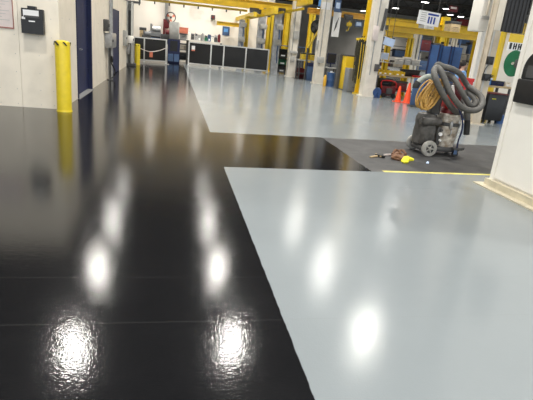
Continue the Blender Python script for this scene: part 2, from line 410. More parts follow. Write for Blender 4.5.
t = thing('document_holder', 'large two-step black document holder on the white pillar at the right edge', 'document holder', (4.18, 5.15, 1.12))
mb = MB(); mb.cbox(4.125, 4.18, 4.80, 5.34, 1.12, 1.40, .015).cbox(4.14, 4.18, 4.83, 5.31, 1.40, 1.53, .012)
mb.lathe([(.235, 0), (.235, .035)], (4.145, 5.07, 1.50), (1, 0, 0), n=32)
mb.build('pocket', 'black', t)
MB().box(4.134, 4.14, 4.92, 5.22, 1.42, 1.56).build('folder', 'dgrey', t)

# ------------------------------------------------------------------ conduit, boxes and machines along the side wall
def wbox(name, label, cat, y0, y1, z0, z1, dx, m, extra=None, fr='dgrey'):
    t = thing(name, label, cat, (XL + dx / 2, (y0 + y1) / 2, z0))
    MB().cbox(XL, XL + dx, y0, y1, z0, z1, .015).build('enclosure', m, t)
    MB().cbox(XL + dx, XL + dx + .015, y0 + .02, y1 - .02, z0 + .03, z1 - .03, .005).build('cover', m, t)
    MB().box(XL + dx + .015, XL + dx + .05, y0 + .06, y0 + .1, (z0 + z1) / 2 - .04, (z0 + z1) / 2 + .04).build('handle', fr, t)
    return t
wbox('junction_box', 'grey junction box on the white side wall between the navy doors', 'electrical box', 15.6, 16.8, .95, 1.38, .20, 'galv')
wbox('switch_box', 'small dark switch box above the junction box on the side wall', 'electrical box', 15.35, 15.7, 1.42, 1.75, .12, 'dgrey')
mb = MB(); mb.cyl((XL + .06, 16.5, 1.38), (XL + .06, 16.5, 2.7), .035).cyl((XL + .05, 16.9, 0), (XL + .05, 16.9, 2.7), .05).cyl((XL + .05, 16.2, .02), (XL + .05, 16.2, .95), .03)
tag(mb.build('conduit', 'galv'), 'grey vertical conduit pipes on the wall before the second navy door', 'pipe')
t = thing('valve_stand', 'dark valve and hose stand at the foot of the side wall', 'valve', (-1.8, 15.9, 0))
MB().cyl((-1.83, 15.9, 0), (-1.83, 15.9, .95), .03).cyl((-1.83, 15.9, .0), (-1.83, 15.9, .02), .09).build('post', 'dgrey', t)
MB().lathe([(.09, -.03), (.11, 0), (.09, .03)], (-1.78, 15.9, .62), (1, .3, 0), n=14).build('handwheel', 'black', t)
MB().tube([(-1.8, 15.95, .5), (-1.72, 16.1, .3), (-1.74, 16.3, .12), (-1.8, 16.1, .05)], .02, sub=5).build('hose', 'black', t)
wbox('control_cabinet', 'slim grey control cabinet right of the second navy door', 'cabinet', 21.3, 22.0, .9, 1.5, .12, 'lgrey')
wbox('breaker_box', 'pale breaker box on the side wall end beside the machine', 'electrical box', 22.15, 22.8, 1.0, 1.3, .32, 'white2')
# lifting post machine at end of side wall
p = fl(129, 66)
t = thing('column_machine', 'tall grey column machine with a dark slot at the end of the side wall', 'machine', (p.x, p.y, 0))
x, y = p.x, p.y
MB().cbox(x - .28, x + .28, y - .05, y + .5, 0, .12, .02).build('base', 'dgrey', t)
MB().box(x - .14, x - .06, y + .05, y + .4, .12, 2.7).box(x + .07, x + .15, y + .05, y + .4, .12, 2.7).box(x - .14, x + .15, y + .35, y + .4, .12, 2.7).build('mast', 'lgrey', t)
MB().box(x - .06, x + .07, y + .12, y + .34, .9, 2.35).build('carriage', 'black', t)
MB().box(x - .35, x + .45, y + .1, y + .3, 2.66, 2.74).cyl((x - .33, y + .2, 2.74), (x - .33, y + .2, 2.84), .03).cyl((x + .4, y + .2, 2.6), (x + .4, y + .2, 2.84), .03).build('crosshead', 'dgrey', t)
MB().cbox(x - .26, x + .04, y - .2, y + .05, .5, .95, .02).cyl((x - .1, y - .22, .75), (x - .1, y - .2, .75), .07).build('motor', 'galv', t)
MB().tube([(x - .1, y + .05, 2.2), (x - .4, y, 2.55), (x - .75, y + .1, 2.45), (x - .8, y + .2, 1.9)], .025, sub=6).build('hose', 'lgrey', t)
MB().cbox(x - .4, x - .25, y - .1, y + .1, 1.1, 1.5, .02).build('control_panel', 'white2', t)

# ------------------------------------------------------------------ black screens
def screens(posts, y0, y1, z1, label, name='screen_barrier', sticker=None):
    t = thing(name, label, 'screen', ((posts[0] + posts[-1]) / 2, (y0 + y1) / 2, 0))
    yy = lambda x: y0 + (y1 - y0) * (x - posts[0]) / (posts[-1] - posts[0])
    for i, x in enumerate(posts):
        MB().box(x - .035, x + .035, yy(x) - .035, yy(x) + .035, 0, z1).box(x - .05, x + .05, yy(x) - .16, yy(x) + .16, 0, .02).build('post', 'alu', t)
    for a, b in zip(posts, posts[1:]):
        for zr in (z1 - .03, .11): MB().bar((a + .03, yy(a), zr), (b - .03, yy(b), zr), .05, .06).build('rail', 'alu', t)
        MB().bar((a + .03, yy(a), (z1 + .08) / 2), (b - .03, yy(b), (z1 + .08) / 2), .012, z1 - .20).build('panel', 'blackp', t)
    if sticker:
        x, z = sticker; MB().box(x - .09, x + .09, yy(x) - .03, yy(x) - .015, z, z + .2).m(1).box(x - .09, x + .09, yy(x) - .032, yy(x) - .015, z - .07, z - .01).build('sticker', ['paper', 'salmon'], t)
    return t
xs = [W(u, 55, 27.5)[0] for u in (134.5, 144.5, 166)]
screens(xs, 27.0, 27.6, 1.25, 'left black panel screen in white frame behind the small bollard')
xs = [W(u, v, 27.6)[0] for u, v in ((189, 53), (211, 55), (223.5, 56), (244.7, 59), (266, 60))]
screens(xs, 28.0, 27.0, 1.26, 'long four-bay black panel screen in white frame in front of the white back wall', sticker=(W(193.5, 50, 27.6)[0], .85))
t = thing('chain_barrier', 'sagging pale barrier chain with red tag in front of the left black screen', 'barrier', (-.9, 26.2, 0))
MB().tube([(-1.5, 24.45, .78), (-1.25, 25.2, .66), (-1.0, 26.0, .60), (-.6, 26.6, .68), (-.25, 27.0, .84)], .02, sub=5).build('chain', 'pinkp', t)
MB().box(-1.08, -.92, 25.9, 25.92, .34, .6).build('tag', 'salmon', t)
MB().cyl((-.22, 27.0, 0), (-.22, 27.0, .9), .02).cyl((-.22, 27, 0), (-.22, 27, .02), .12).build('post', 'alu', t)

# ------------------------------------------------------------------ machines behind the left screen
def bench(x0, x1, y, dy, z, label, m='dgrey', top='lgrey', name='workbench', group=None, shelf=True):
    t = thing(name, label, 'workbench', ((x0 + x1) / 2, y + dy / 2, 0), group)
    MB().cbox(x0, x1, y, y + dy, z - .05, z, .01).build('bench_top', top, t)
    for a in (x0 + .06, x1 - .06):
        for b in (y + .06, y + dy - .06): MB().box(a - .03, a + .03, b - .03, b + .03, 0, z - .05).build('leg', m, t)
    if shelf: MB().box(x0 + .05, x1 - .05, y + .05, y + dy - .05, .25, .29).build('shelf', m, t)
    return t
def lump(name, label, cat, x, y, z, w, d, h, m, m2='dgrey', group=None, kind=0):
    """small shop-floor items: 0 crate with rim and handle, 1 canister, 2 motor/machine block, 3 bin with open front, 4 monitor"""
    t = thing(name, label, cat, (x, y, z), group)
    if kind == 0:
        MB().cbox(x - w / 2, x + w / 2, y - d / 2, y + d / 2, z, z + h * .9, .012).build('body', m, t)
        MB().cbox(x - w / 2 - .012, x + w / 2 + .012, y - d / 2 - .012, y + d / 2 + .012, z + h * .8, z + h, .008).build('lid', m2, t)
        MB().tube([(x - w * .2, y - d / 2 - .01, z + h * .55), (x - w * .2, y - d / 2 - .05, z + h * .55), (x + w * .2, y - d / 2 - .05, z + h * .55), (x + w * .2, y - d / 2 - .01, z + h * .55)], .01).build('handle', m2, t)
    elif kind == 1:
        MB().lathe([(w / 2 * .96, 0), (w / 2, .02), (w / 2, h * .82), (w / 2 * .8, h * .9), (w / 5, h * .93)], (x, y, z), n=18).build('body', m, t)
        MB().cyl((x, y, z + h * .92), (x, y, z + h), w / 6).build('cap', m2, t)
    elif kind == 2:
        MB().cbox(x - w / 2, x + w / 2, y - d / 2, y + d / 2, z, z + h * .6, .02).build('body', m, t)
        MB().cyl((x - w * .2, y - d * .1, z + h * .7), (x + w * .45, y - d * .1, z + h * .7), h * .2, n=16).build('motor', m2, t)
        MB().cyl((x - w * .3, y, z + h * .6), (x - w * .3, y, z + h), w * .08).build('stack', m2, t)
    elif kind == 3:
        b = .012
        mb = MB().box(x - w / 2, x + w / 2, y - d / 2, y + d / 2, z, z + b).box(x - w / 2, x + w / 2, y + d / 2 - b, y + d / 2, z, z + h)
        mb.box(x - w / 2, x + w / 2, y - d / 2, y - d / 2 + b, z, z + h * .55)
        for s_ in (-1, 1): mb.box(x + s_ * (w / 2) - b / 2, x + s_ * (w / 2) + b / 2, y - d / 2, y + d / 2, z, z + h * .9)
        mb.build('shell', m, t)
        MB().box(x - w * .25, x + w * .25, y - d / 2 - .006, y - d / 2, z + h * .12, z + h * .38).build('card', 'paper', t)
    elif kind == 4:
        MB().cbox(x - w / 2, x + w / 2, y - .04, y + .04, z + h * .25, z + h, .01).build('bezel', m, t)
        MB().box(x - w * .44, x + w * .44, y - .046, y - .04, z + h * .32, z + h * .95).build('screen', m2, t)
        MB().cyl((x, y, z), (x, y, z + h * .3), w * .06).box(x - w * .2, x + w * .2, y - .1, y + .1, z, z + .02).build('stand', m, t)
    return t
bench(-1.9, .28, 29.3, .8, 1.0, 'grey work table with machine parts behind the left black screen')
lump('parts_machine', 'dark machine with motor and reddish housing above the left black screen', 'machine', -.22, 29.6, 1.0, .78, .5, .85, 'dgrey', 'maroon', kind=2)
lump('grinder', 'grey bench grinder above the middle of the left black screen', 'grinder', -.95, 29.65, 1.0, .7, .4, 1.0, 'grey', 'galv', kind=2)
lump('brown_crate', 'tan crate on the table above the left end of the black screen', 'crate', -1.62, 29.7, 1.0, .35, .3, .75, 'wood', 'dgrey')
lump('tool_case', 'dark blue-grey tool case beside the grinder behind the left screen', 'case', -.9, 29.42, 1.0, .5, .15, .35, 'slate', 'black')
lump('lathe_head', 'dark lathe head behind the left end of the black screen', 'machine', -1.4, 29.45, 1.0, .5, .25, .62, 'dgrey', 'grey', kind=2)
t = thing('hoist_unit', 'dark reddish hoist unit hanging on a grey pole on the white back wall', 'hoist', (-.35, 30.8, 1.9))
MB().cyl((-.35, 30.84, 2.3), (-.35, 30.84, 4.0), .1).build('pole', 'galv', t)
MB().cbox(-.52, -.18, 30.6, 30.96, 1.85, 2.35, .03).build('housing', 'maroon', t)
# white machine with round guard fan
x, y = 0.12, 28.75
t = thing('washing_machine_unit', 'white upright machine on a navy base between the two black screens', 'machine', (x, y, 0))
MB().cbox(x - .34, x + .34, y - .25, y + .4, .0, 1.28, .03).build('base', 'navy', t)
MB().cbox(x - .27, x + .27, y - .2, y + .3, 1.28, 2.2, .05).build('body', 'lgrey', t)
MB().box(x - .3, x - .02, y - .3, y - .25, .1, .5).box(x + .03, x + .3, y - .3, y - .25, .1, .5).build('door', 'slate', t)
MB().box(x - .2, x + .2, y - .265, y - .25, .65, 1.2).build('grille', 'black', t)
x, y = -.1, 30.5
t = thing('wall_fan', 'round wall fan with copper blades and dark guard on the white back wall', 'fan', (x, y, 2.2))
zc = 2.42 + .05
MB().tube([(x + .27 * math.cos(a * math.pi / 12), y, zc + .27 * math.sin(a * math.pi / 12)) for a in range(24)], .03, closed=True).build('guard', 'dgrey', t)
mb = MB()
for k in range(3):
    a = k * 2.094 + .5; c = Vector((math.cos(a), 0, math.sin(a))); s_ = Vector((-c.z, 0, c.x))
    mb.add([Vector((x, y + .02, zc)) + c * .04, Vector((x, y - .02, zc)) + c * .24 - s_ * .08, Vector((x, y, zc)) + c * .26, Vector((x, y + .05, zc)) + c * .22 + s_ * .10,
            Vector((x, y + .03, zc)) + c * .04, Vector((x, y - .01, zc)) + c * .24 - s_ * .08, Vector((x, y + .01, zc)) + c * .26, Vector((x, y + .06, zc)) + c * .22 + s_ * .10],
           [(0, 1, 2, 3), (7, 6, 5, 4), (0, 4, 5, 1), (1, 5, 6, 2), (2, 6, 7, 3), (3, 7, 4, 0)])
mb.build('blade', 'salmon', t)
MB().cyl((x, y - .06, zc), (x, y + .12, zc), .07).bar((x, y + .1, zc), (x, 31, zc - .1), .06).build('motor', 'dgrey', t)
# shelf and poster by the aisle end
x0, x1, z0, z1 = PB(179, 27.5, 188, 33.5, 30)
t = thing('salmon_bin', 'salmon red bin on top of the dark rack between the screens', 'bin', ((x0 + x1) / 2, 30, z0))
MB().cbox(x0, x1, 29.8, 30.2, z0, z1, .02).build('body', 'salmon', t); MB().box(x0 - .02, x1 + .02, 29.78, 30.22, z1 - .03, z1).build('rim', 'salmon', t)
rk = thing('dark_rack', 'dark grey storage rack under the salmon bin between the screens', 'rack', ((x0 + x1) / 2, 30, 0))
for a in (x0 - .04, x1 + .04):
    for b in (29.7, 30.3): MB().box(a - .03, a + .03, b - .03, b + .03, 0, z0).build('upright', 'dgrey', rk)
for zz in (.2, .75, 1.3, z0 - .03): MB().box(x0 - .05, x1 + .05, 29.7, 30.3, zz - .03, zz).build('shelf', 'dgrey', rk)
lump('crate', 'grey crate on the upper shelf of the dark rack', 'crate', (x0 + x1) / 2, 30, 1.3, .4, .4, .35, 'lgrey', 'dgrey')
lump('crate', 'brownish crate on the middle shelf of the dark rack', 'crate', (x0 + x1) / 2, 30, .75, .4, .4, .35, 'tan', 'dgrey')
lump('crate', 'dark crate on the lowest shelf of the dark rack', 'crate', (x0 + x1) / 2, 30, .2, .4, .4, .4, 'black', 'dgrey')
bench(W(186, 42, 29.3)[0], W(222, 44, 29.3)[0], 28.9, .8, 1.35, 'table crowded with small parts behind the long black screen', top='white2')
xa, xb = W(187, 42, 29.3)[0], W(220, 44, 29.3)[0]
its = [('bottle', 1, 'white2', 'lblue'), ('crate', 0, 'dgrey', 'grey'), ('parts_block', 2, 'galv', 'dgrey'), ('bin', 3, 'lgrey', 'dgrey'), ('bottle', 1, 'galv', 'dgrey'), ('parts_block', 2, 'green', 'dgrey'), ('bin', 3, 'slate', 'dgrey'), ('crate', 0, 'white2', 'lgrey'), ('parts_block', 2, 'dgrey', 'galv'), ('bottle', 1, 'maroon', 'black')]
words_ = ['at its left end', 'second from the left', 'third from the left', 'left of the middle', 'at the middle, slim', 'right of the middle', 'fourth from the right', 'third from the right', 'second from the right', 'at its right end']
for i, (nm, k, a, b) in enumerate(its):
    xx = xa + .12 + (xb - xa - .2) * i / 9
    lump(nm, 'small %s on the parts table behind the long screen, %s' % (nm.replace('_', ' '), words_[i]), nm.split('_')[0], xx, 29.25, 1.35, .17, .2, [.42, .34, .40, .32, .42, .34, .38, .32, .42, .46][i], a, b, kind=k)
# wall camera, blue poster
x0, x1, z0, z1 = PB(211, 15, 215, 19.5, 30.8)
t = thing('wall_speaker', 'small dark box speaker high on the white back wall', 'speaker', ((x0 + x1) / 2, 30.8, z0))
MB().cbox(x0, x1, 30.7, 31.0, z0, z1, .02).build('housing', 'dgrey', t); MB().cyl(((x0 + x1) / 2, 30.69, (z0 + z1) / 2), ((x0 + x1) / 2, 30.71, (z0 + z1) / 2), .07).build('cone', 'maroon', t)
x0, x1, z0, z1 = PB(222.5, 26.5, 229.5, 35.5, 30.98)
t = thing('poster', 'blue framed poster under the yellow jib on the white back wall', 'poster', ((x0 + x1) / 2, 30.98, z0))
MB().box(x0, x1, 30.96, 31, z0, z1).build('sheet', 'slate', t); MB().box(x0 + .08, x1 - .1, 30.955, 30.96, z0 + .2, z1 - .12).build('picture', 'lblue', t)

# ------------------------------------------------------------------ yellow crane structure
def hbeam(x0, x1, y, z0, z1, name, label, m='crane', w=.3, hangers=0):
    t = thing(name, label, 'crane beam', ((x0 + x1) / 2, y, z0), 'yellow overhead crane beams')
    mb = MB(); mb.box(x0, x1, y - w / 2, y + w / 2, z0, z0 + .03).box(x0, x1, y - w / 2, y + w / 2, z1 - .03, z1).box(x0, x1, y - .03, y + .03, z0, z1)
    mb.build('girder', m, t)
    for k in range(hangers):
        xx = x0 + (x1 - x0) * (k + .5) / hangers
        MB().box(xx - .03, xx + .03, y - .04, y + .04, z0 - .12, z0).build('clip', 'dgrey', t)
    return t
hbeam(-6, 6.0, 26.0, 3.15, 3.55, 'crane_girder', 'thick yellow crane girder across the white back wall', hangers=0)
hbeam(-6, 3.6, 25.2, 2.93, 3.03, 'crane_rail', 'thin yellow cable rail with clips under the thick girder', 'yellow', .14, hangers=14)
hbeam(-6, 6.1, 24.2, 3.62, 3.95, 'crane_girder', 'nearest yellow crane girder at the top edge of the photo', hangers=0)
x0, x1, z0, z1 = PB(217, 22.5, 247, 26.5, 30)
hbeam(x0, x1, 30.2, z0, z1, 'jib_beam', 'short yellow jib beam above the blue poster', 'yellow', .2)
MB_ = None
def post(name, label, cat, u0, v0, u1, v1, Y, m, depth=.25, ztop=None, base=True, group=None, flange=True):
    """an upright H-section column; (u0,v0)-(u1,v1) top/bottom centre"""
    xb, _ = W(u1, v1, Y); xt, zt = W(u0, v0, Y)
    w = depth; x = (xb + xt) / 2; zt = ztop if ztop else zt
    t = thing(name, label, cat, (x, Y, 0), group)
    mb = MB(); mb.box(x - w / 2, x + w / 2, Y - w / 2, Y - w / 2 + .03, 0, zt).box(x - w / 2, x + w / 2, Y + w / 2 - .03, Y + w / 2, 0, zt).box(x - .025, x + .025, Y - w / 2, Y + w / 2, 0, zt)
    mb.build('shaft', m, t)
    if base: MB().box(x - w * .8, x + w * .8, Y - w * .8, Y + w * .8, 0, .03).build('base_plate', m, t)
    return t, x, zt
G1 = 'yellow crane posts on the left side of the cream columns'
for i, (u, vt, vb, Y, w, lb) in enumerate([(246, 19, 46, 29.6, .26, 'thin yellow crane post at the left end of the crane, behind the screen'), (269.5, 9, 47, 28.9, .34, 'yellow crane post between the silver ducts behind the screen'),
                                  (288, 6, 50, 30.2, .50, 'thick yellow crane post left of the first cream column'), (310.5, 12, 50, 28.4, .3, 'yellow crane post right of the first cream column')]):
    post('crane_post', lb, 'post', u + 1.5, vt, u - 1, vb, Y, 'crane', w, group=G1)
# crane rails running away from the camera with dark trolleys
t = thing('crane_runway', 'yellow crane runway with dark trolleys over the black screen', 'crane beam', (4.9, 26, 3.0))
mb = MB(); mb.box(4.42, 4.60, 22.5, 30.95, 2.84, 3.14).box(3.75, 3.9, 24, 30.95, 2.70, 2.90).box(5.75, 5.95, 21.8, 24.0, 3.35, 3.7); mb.build('girder', 'crane', t)
mb = MB()
for y, z, x in ((24.6, 2.95, 3.85), (26, 3.0, 4.2), (25.5, 3.05, 4.7), (27, 2.95, 4.9), (28, 2.9, 4.3), (24.8, 3.1, 5.2)): mb = MB(); mb.cbox(x - .22, x + .22, y - .12, y + .12, z, z + .16, .02); mb.cyl((x - .15, y - .14, z), (x - .15, y + .14, z), .06).cyl((x + .15, y - .14, z), (x + .15, y + .14, z), .06); mb.build('trolley', 'dgrey', t)
mb = MB()
for k in range(5): mb.bar((3.6 + k * .5, 25.4, 2.66 + k * .12), (4.3 + k * .5, 24.6, 2.82 + k * .13), .12, .10)
mb.build('arm', 'yellow', t)
# silver cable columns hanging among the posts
G2 = 'silver duct columns behind the long screen'
for u, vt, vb, Y, r, lb in [(241.5, 20, 45, 28.9, .15, 'leftmost silver duct column behind the long screen'), (261, 15, 47, 28.6, .19, 'middle silver duct column behind the long screen'), (276.5, 7, 72, 26.4, .17, 'tall silver utility column at the right end of the long screen')]:
    xb = W(u, (vt + vb) / 2, Y)[0]; zt = W(u, vt, Y)[1]
    t = thing('utility_column', lb, 'column', (xb, Y, 0), G2)
    MB().box(xb - r, xb + r, Y - r, Y + r, 0, zt).box(xb - r * 1.2, xb - r * .9, Y - r * 1.2, Y - r, .3, zt).build('shaft', 'silver', t)
    MB().cbox(xb - r * 1.3, xb + r * 1.3, Y - r * 1.6, Y - r, 1.5, 1.8, .02).cbox(xb - r * .6, xb + r * 1.5, Y - r * 1.6, Y - r, 2.3, 2.55, .02).build('outlet_box', 'lgrey', t)
    MB().tube([(xb + r * .4, Y - r - .04, 2.3), (xb + r * .5, Y - r - .06, 1.9), (xb + r * .3, Y - r - .05, 1.2), (xb + r * .5, Y - r - .04, .6)], .03, sub=4).build('cable', 'slate', t)

# ------------------------------------------------------------------ cream building columns
GC = 'cream painted building columns'
def bcol(u, v, w, Y, label, m='cream', marks=()):
    p = fl(u, v); x, y = p.x, p.y
    t = thing('building_column', label, 'column', (x, y, 0), GC)
    h = w / 2
    mb = MB(); mb.box(x - h, x + h, y, y + .05, 0, 8.4).box(x - h, x + h, y + w - .05, y + w, 0, 8.4).box(x - h * .9, x + h * .9, y + .05, y + w - .05, 0, 8.4)
    mb.build('shaft', m, t)
    MB().box(x - h * 1.25, x + h * 1.25, y - .04, y + w + .04, 0, .04).box(x - h * 1.08, x + h * 1.08, y - .02, y, 0, .35).build('base_plate', m, t)
    MB().cyl((x + h + .03, y + .1, 0), (x + h + .03, y + .1, 8.4), .03).cyl((x - h * .4, y - .03, .8), (x - h * .4, y - .03, 8.4), .02).build('conduit', 'galv', t)
    return t, x, y
t1, c1x, c1y = bcol(290.5, 77, .40, 25, 'farthest cream building column, right of the silver utility column')
MB().cbox(c1x - .1, c1x + .16, c1y - .15, c1y, 1.9, 2.3, .02).cbox(c1x - .2, c1x + .22, c1y - .14, c1y, 1.2, 1.32, .02).cbox(c1x - .12, c1x + .1, c1y - .14, c1y, .8, 1.05, .02).build('outlet_box', 'lgrey', t1)
t2, c2x, c2y = bcol(318, 84, .40, 22, 'middle cream building column with the white banner beside it')
MB().cbox(c2x - .2, c2x + .1, c2y - .16, c2y, .95, 1.2, .02).cbox(c2x - .28, c2x - .2, c2y, c2y + .2, 1.5, 1.9, .02).build('outlet_box', 'lgrey', t2)
MB().box(c2x - .28, c2x + .12, c2y - .03, c2y - .02, 3.2, 3.5).build('sign_plate', 'paper', t2)
t3, c3x, c3y = bcol(368, 97, .44, 17, 'nearest and broadest cream building column, beside the hanging chains')
MB().cbox(c3x - .22, c3x - .02, c3y - .1, c3y - .02, 2.0, 2.5, .01).build('notice', 'pinkp', t3)
MB().bar((c3x + .10, c3y - .06, 2.35), (c3x + .16, c3y - .06, 3.1), .10, .05).build('dark_strap', 'dgrey', t3)
MB().cbox(c3x + .05, c3x + .2, c3y - .12, c3y - .02, .95, 1.2, .01).build('outlet_box', 'dgrey', t3)

# big yellow post in front of column 3
xy = (W(380, 10, 18.0)[0] + W(366, 75, 18.0)[0]) / 2 - .10
t = thing('crane_post', 'broad yellow crane post left of the nearest cream column', 'post', (xy, 18, 0), 'yellow crane posts')
MB().box(xy - .24, xy + .2, 17.85, 17.9, 0, 8.0).box(xy - .05, xy + .02, 17.9, 18.25, 0, 8.0).box(xy - .24, xy + .2, 18.25, 18.3, 0, 8).build('shaft', 'crane', t)
MB().box(xy - .3, xy + .26, 17.8, 18.35, 0, .05).build('base_plate', 'crane', t)
# hanging chains and cables over the lower half of the post
mb = MB()
for k in range(16):
    xx = xy - .62 + (k % 8) * .08; yy = 17.72 + .05 * (k // 8); z1 = 1.95 + .25 * random.random() - abs(k % 8 - 4) * .03; z0 = .45 + .7 * random.random()
    mb.tube([(xx, yy, z1), (xx - .015, yy, (z1 + z0) / 2), (xx + .02, yy, z0), (xx + .05, yy + .01, z0 + .06), (xx + .04, yy + .02, (z1 + z0) / 2), (xx + .03, yy + .02, z1)], .016, n=5, sub=3)
t = thing('chain_bundle', 'bundle of dark hanging chains on the broad yellow post', 'chains', (xy - .3, 17.7, .3))
mb.build('chain', 'olive', t)
mb = MB()
for k in range(4): xx = xy - .5 + k * .10; mb.tube([(xx, 17.6, 1.9 - k * .05), (xx + .02, 17.59, 1.2), (xx + .03, 17.6, .3 + .1 * k)], .013, n=5, sub=4)
mb.build('yellow_chain', 'yellow', t)
MB().bar((xy - .66, 17.76, 2.0), (xy - .1, 17.80, 2.08), .08).build('hook_bar', 'crane', t)

# crossbeam between columns with hoist
t = hbeam(W(315, 11, 23)[0] - .3, W(371, 17, 23)[0], 23.2, 3.05, 3.3, 'crossbeam', 'orange-yellow crossbeam between the cream columns', 'orange', .3)
xh = W(350, 18, 23)[0]
t = thing('chain_hoist', 'yellow chain hoist with hook hanging from the orange crossbeam', 'hoist', (xh, 23, 2.5))
MB().cbox(xh - .22, xh + .05, 22.9, 23.1, 2.95, 3.15, .03).cyl((xh - .3, 23, 3.1), (xh + .12, 23, 3.1), .09).build('trolley', 'dgrey', t)
MB().cyl((xh, 23, 2.95), (xh, 23, 2.8), .02).cbox(xh - .12, xh + .12, 22.93, 23.07, 2.68, 2.85, .03).build('body', 'yellow', t)
MB().tube([(xh, 23, 2.7), (xh, 23, 2.55), (xh - .06, 23, 2.47), (xh - .09, 23, 2.53)], .025, sub=4).build('hook', 'yellow', t)
# diagonal arm
x0, z0 = W(330, 12, 23.8); x1, z1 = W(308, 48, 23.8)
t = thing('diagonal_strut', 'slanting yellow-green tube between the first two cream columns', 'strut', (x1, 23.8, 0))
MB().cyl((x0, 23.8, z0), (x1, 23.8, z1), .05).build('tube', 'yellow', t); MB().cyl((x1, 23.8, z1), (x1, 23.8, 0), .05).build('foot', 'dgrey', t)
# big dark fan
x0, z0 = W(317, 27, 25.3)
t = thing('drum_fan', 'large round black fan between the first two cream columns', 'fan', (x0, 25.3, 0))
MB().tube([(x0 + .31 * math.cos(a * math.pi / 14), 25.3, z0 + .33 * math.sin(a * math.pi / 14)) for a in range(28)], .035, closed=True).build('housing', 'black', t)
mb = MB(); mb.cyl((x0, 25.25, z0), (x0, 25.4, z0), .09)
for k in range(5):
    a = k * 1.257; mb.bar((x0 + .08 * math.cos(a), 25.33, z0 + .08 * math.sin(a)), (x0 + .28 * math.cos(a), 25.33, z0 + .28 * math.sin(a)), .02, .17)
mb.build('blade', 'dgrey', t)
MB().cyl((x0, 25.45, 0), (x0, 25.45, z0), .03).lathe([(.3, 0), (.3, .04), (.05, .06)], (x0, 25.45, 0)).build('stand', 'dgrey', t)
MB().lathe([(.30, 0), (.30, .01)], (x0, 25.42, z0), (0, 1, 0)).build('rear_guard', 'mesh', t)
# white banner with dark emblem right of column 2
x0, x1, z0, z1 = PB(332.5, 12, 340, 37, 22)
t = thing('banner', 'white hanging banner with a dark wing-like mark beside the middle column', 'banner', ((x0 + x1) / 2, 22, z0))
MB().box(x0, x1, 22, 22.02, z0, z1).build('cloth', 'paper', t)
zc = (z0 + z1) / 2; xc = (x0 + x1) / 2
MB().add([(xc - .08, 21.99, zc - .32), (xc + .02, 21.99, zc - .1), (xc + .09, 21.99, zc + .34), (xc - .03, 21.99, zc + .05), (xc - .08, 21.998, zc - .32), (xc + .02, 21.998, zc - .1), (xc + .09, 21.998, zc + .34), (xc - .03, 21.998, zc + .05)],
         [(0, 1, 2, 3), (7, 6, 5, 4), (0, 4, 5, 1), (1, 5, 6, 2), (2, 6, 7, 3), (3, 7, 4, 0)]).build('emblem', 'dgrey', t)
MB().box(x0 - .02, x1 + .02, 21.98, 22.04, z1, z1 + .05).cyl((xc, 22.01, z1), (xc, 22.01, 7.6), .012).build('hanger', 'slate', t)
x0, x1, z0, z1 = PB(335, 0, 341, 11, 21.5)
t = thing('banner', 'slate blue hanging banner above the white banner', 'banner', ((x0 + x1) / 2, 21.5, z0))
MB().box(x0, x1, 21.5, 21.52, z0, z1).build('cloth', 'slate', t); MB().box(x0 + .05, x1 - .05, 21.49, 21.5, z0 + .1, z1 - .1).build('pale_panel', 'pblue', t); MB().cyl(((x0 + x1) / 2, 21.51, z1), ((x0 + x1) / 2, 21.51, 7.6), .012).build('hanger', 'dgrey', t)
x0, x1, z0, z1 = PB(317, -2, 324, 7, 23)
t = thing('banner', 'bright blue banner at the top edge above the orange crossbeam', 'banner', ((x0 + x1) / 2, 23, z0))
MB().box(x0, x1, 22.7, 22.73, z0, z1 + .2).build('cloth', 'lblue', t); MB().box(x0 + .1, x1 - .1, 22.69, 22.7, z0 - .0, z0 + .14).build('white_band', 'pblue', t); MB().cyl(((x0 + x1) / 2, 22.71, z1), ((x0 + x1) / 2, 22.71, 7.6), .012).build('hanger', 'dgrey', t)
x0, x1, z0, z1 = PB(356, 21, 363, 27, 23)
t = thing('hanging_sign', 'small pale blue-grey sign under the orange crossbeam', 'sign', ((x0 + x1) / 2, 23.1, z0))
MB().box(x0, x1, 23.1, 23.13, z0, z1).build('board', 'slate', t); MB().box(x0 + .05, x1 - .05, 23.09, 23.1, z0 + .05, z1 - .05).build('face', 'pblue', t); MB().cyl((x0 + .05, 23.12, z1), (x0 + .05, 23.12, 3.05), .01).cyl((x1 - .05, 23.12, z1), (x1 - .05, 23.12, 3.05), .01).build('hanger', 'dgrey', t)

# ------------------------------------------------------------------ equipment between the columns
def rack(x0, x1, y, dy, z1, label, m='mesh', shelves=4, back=True, name='storage_rack'):
    t = thing(name, label, 'rack', ((x0 + x1) / 2, y + dy / 2, 0))
    for a in (x0, x1):
        for b in (y, y + dy): MB().box(a - .025, a + .025, b - .025, b + .025, 0, z1).build('upright', m, t)
    for k in range(shelves): zz = .08 + (z1 - .12) * k / (shelves - 1); MB().box(x0, x1, y, y + dy, zz, zz + .03).build('shelf', m, t)
    if back: MB().box(x0, x1, y + dy, y + dy + .02, .08, z1).build('back_panel', m, t)
    return t
x0 = W(276.5, 65, 27.3)[0]; x1 = W(287.5, 65, 27.3)[0]
rack(x0, x1, 27.2, .6, 1.35, 'black mesh rack left of the farthest cream column')
for k, (zz, m_) in enumerate(((.12, 'dgrey'), (.52, 'green'), (.93, 'black'))):
    lump('bin', 'dark bin on the %s shelf of the black mesh rack' % ('lowest', 'middle', 'upper')[k], 'bin', (x0 + x1) / 2, 27.45, zz, .45, .35, .28, m_, 'grey', kind=3)
bench(W(276, 49, 29)[0], W(308, 53, 29)[0], 29, .8, 1.55, 'long blue-grey table behind the farthest cream column', 'dgrey', 'slate')
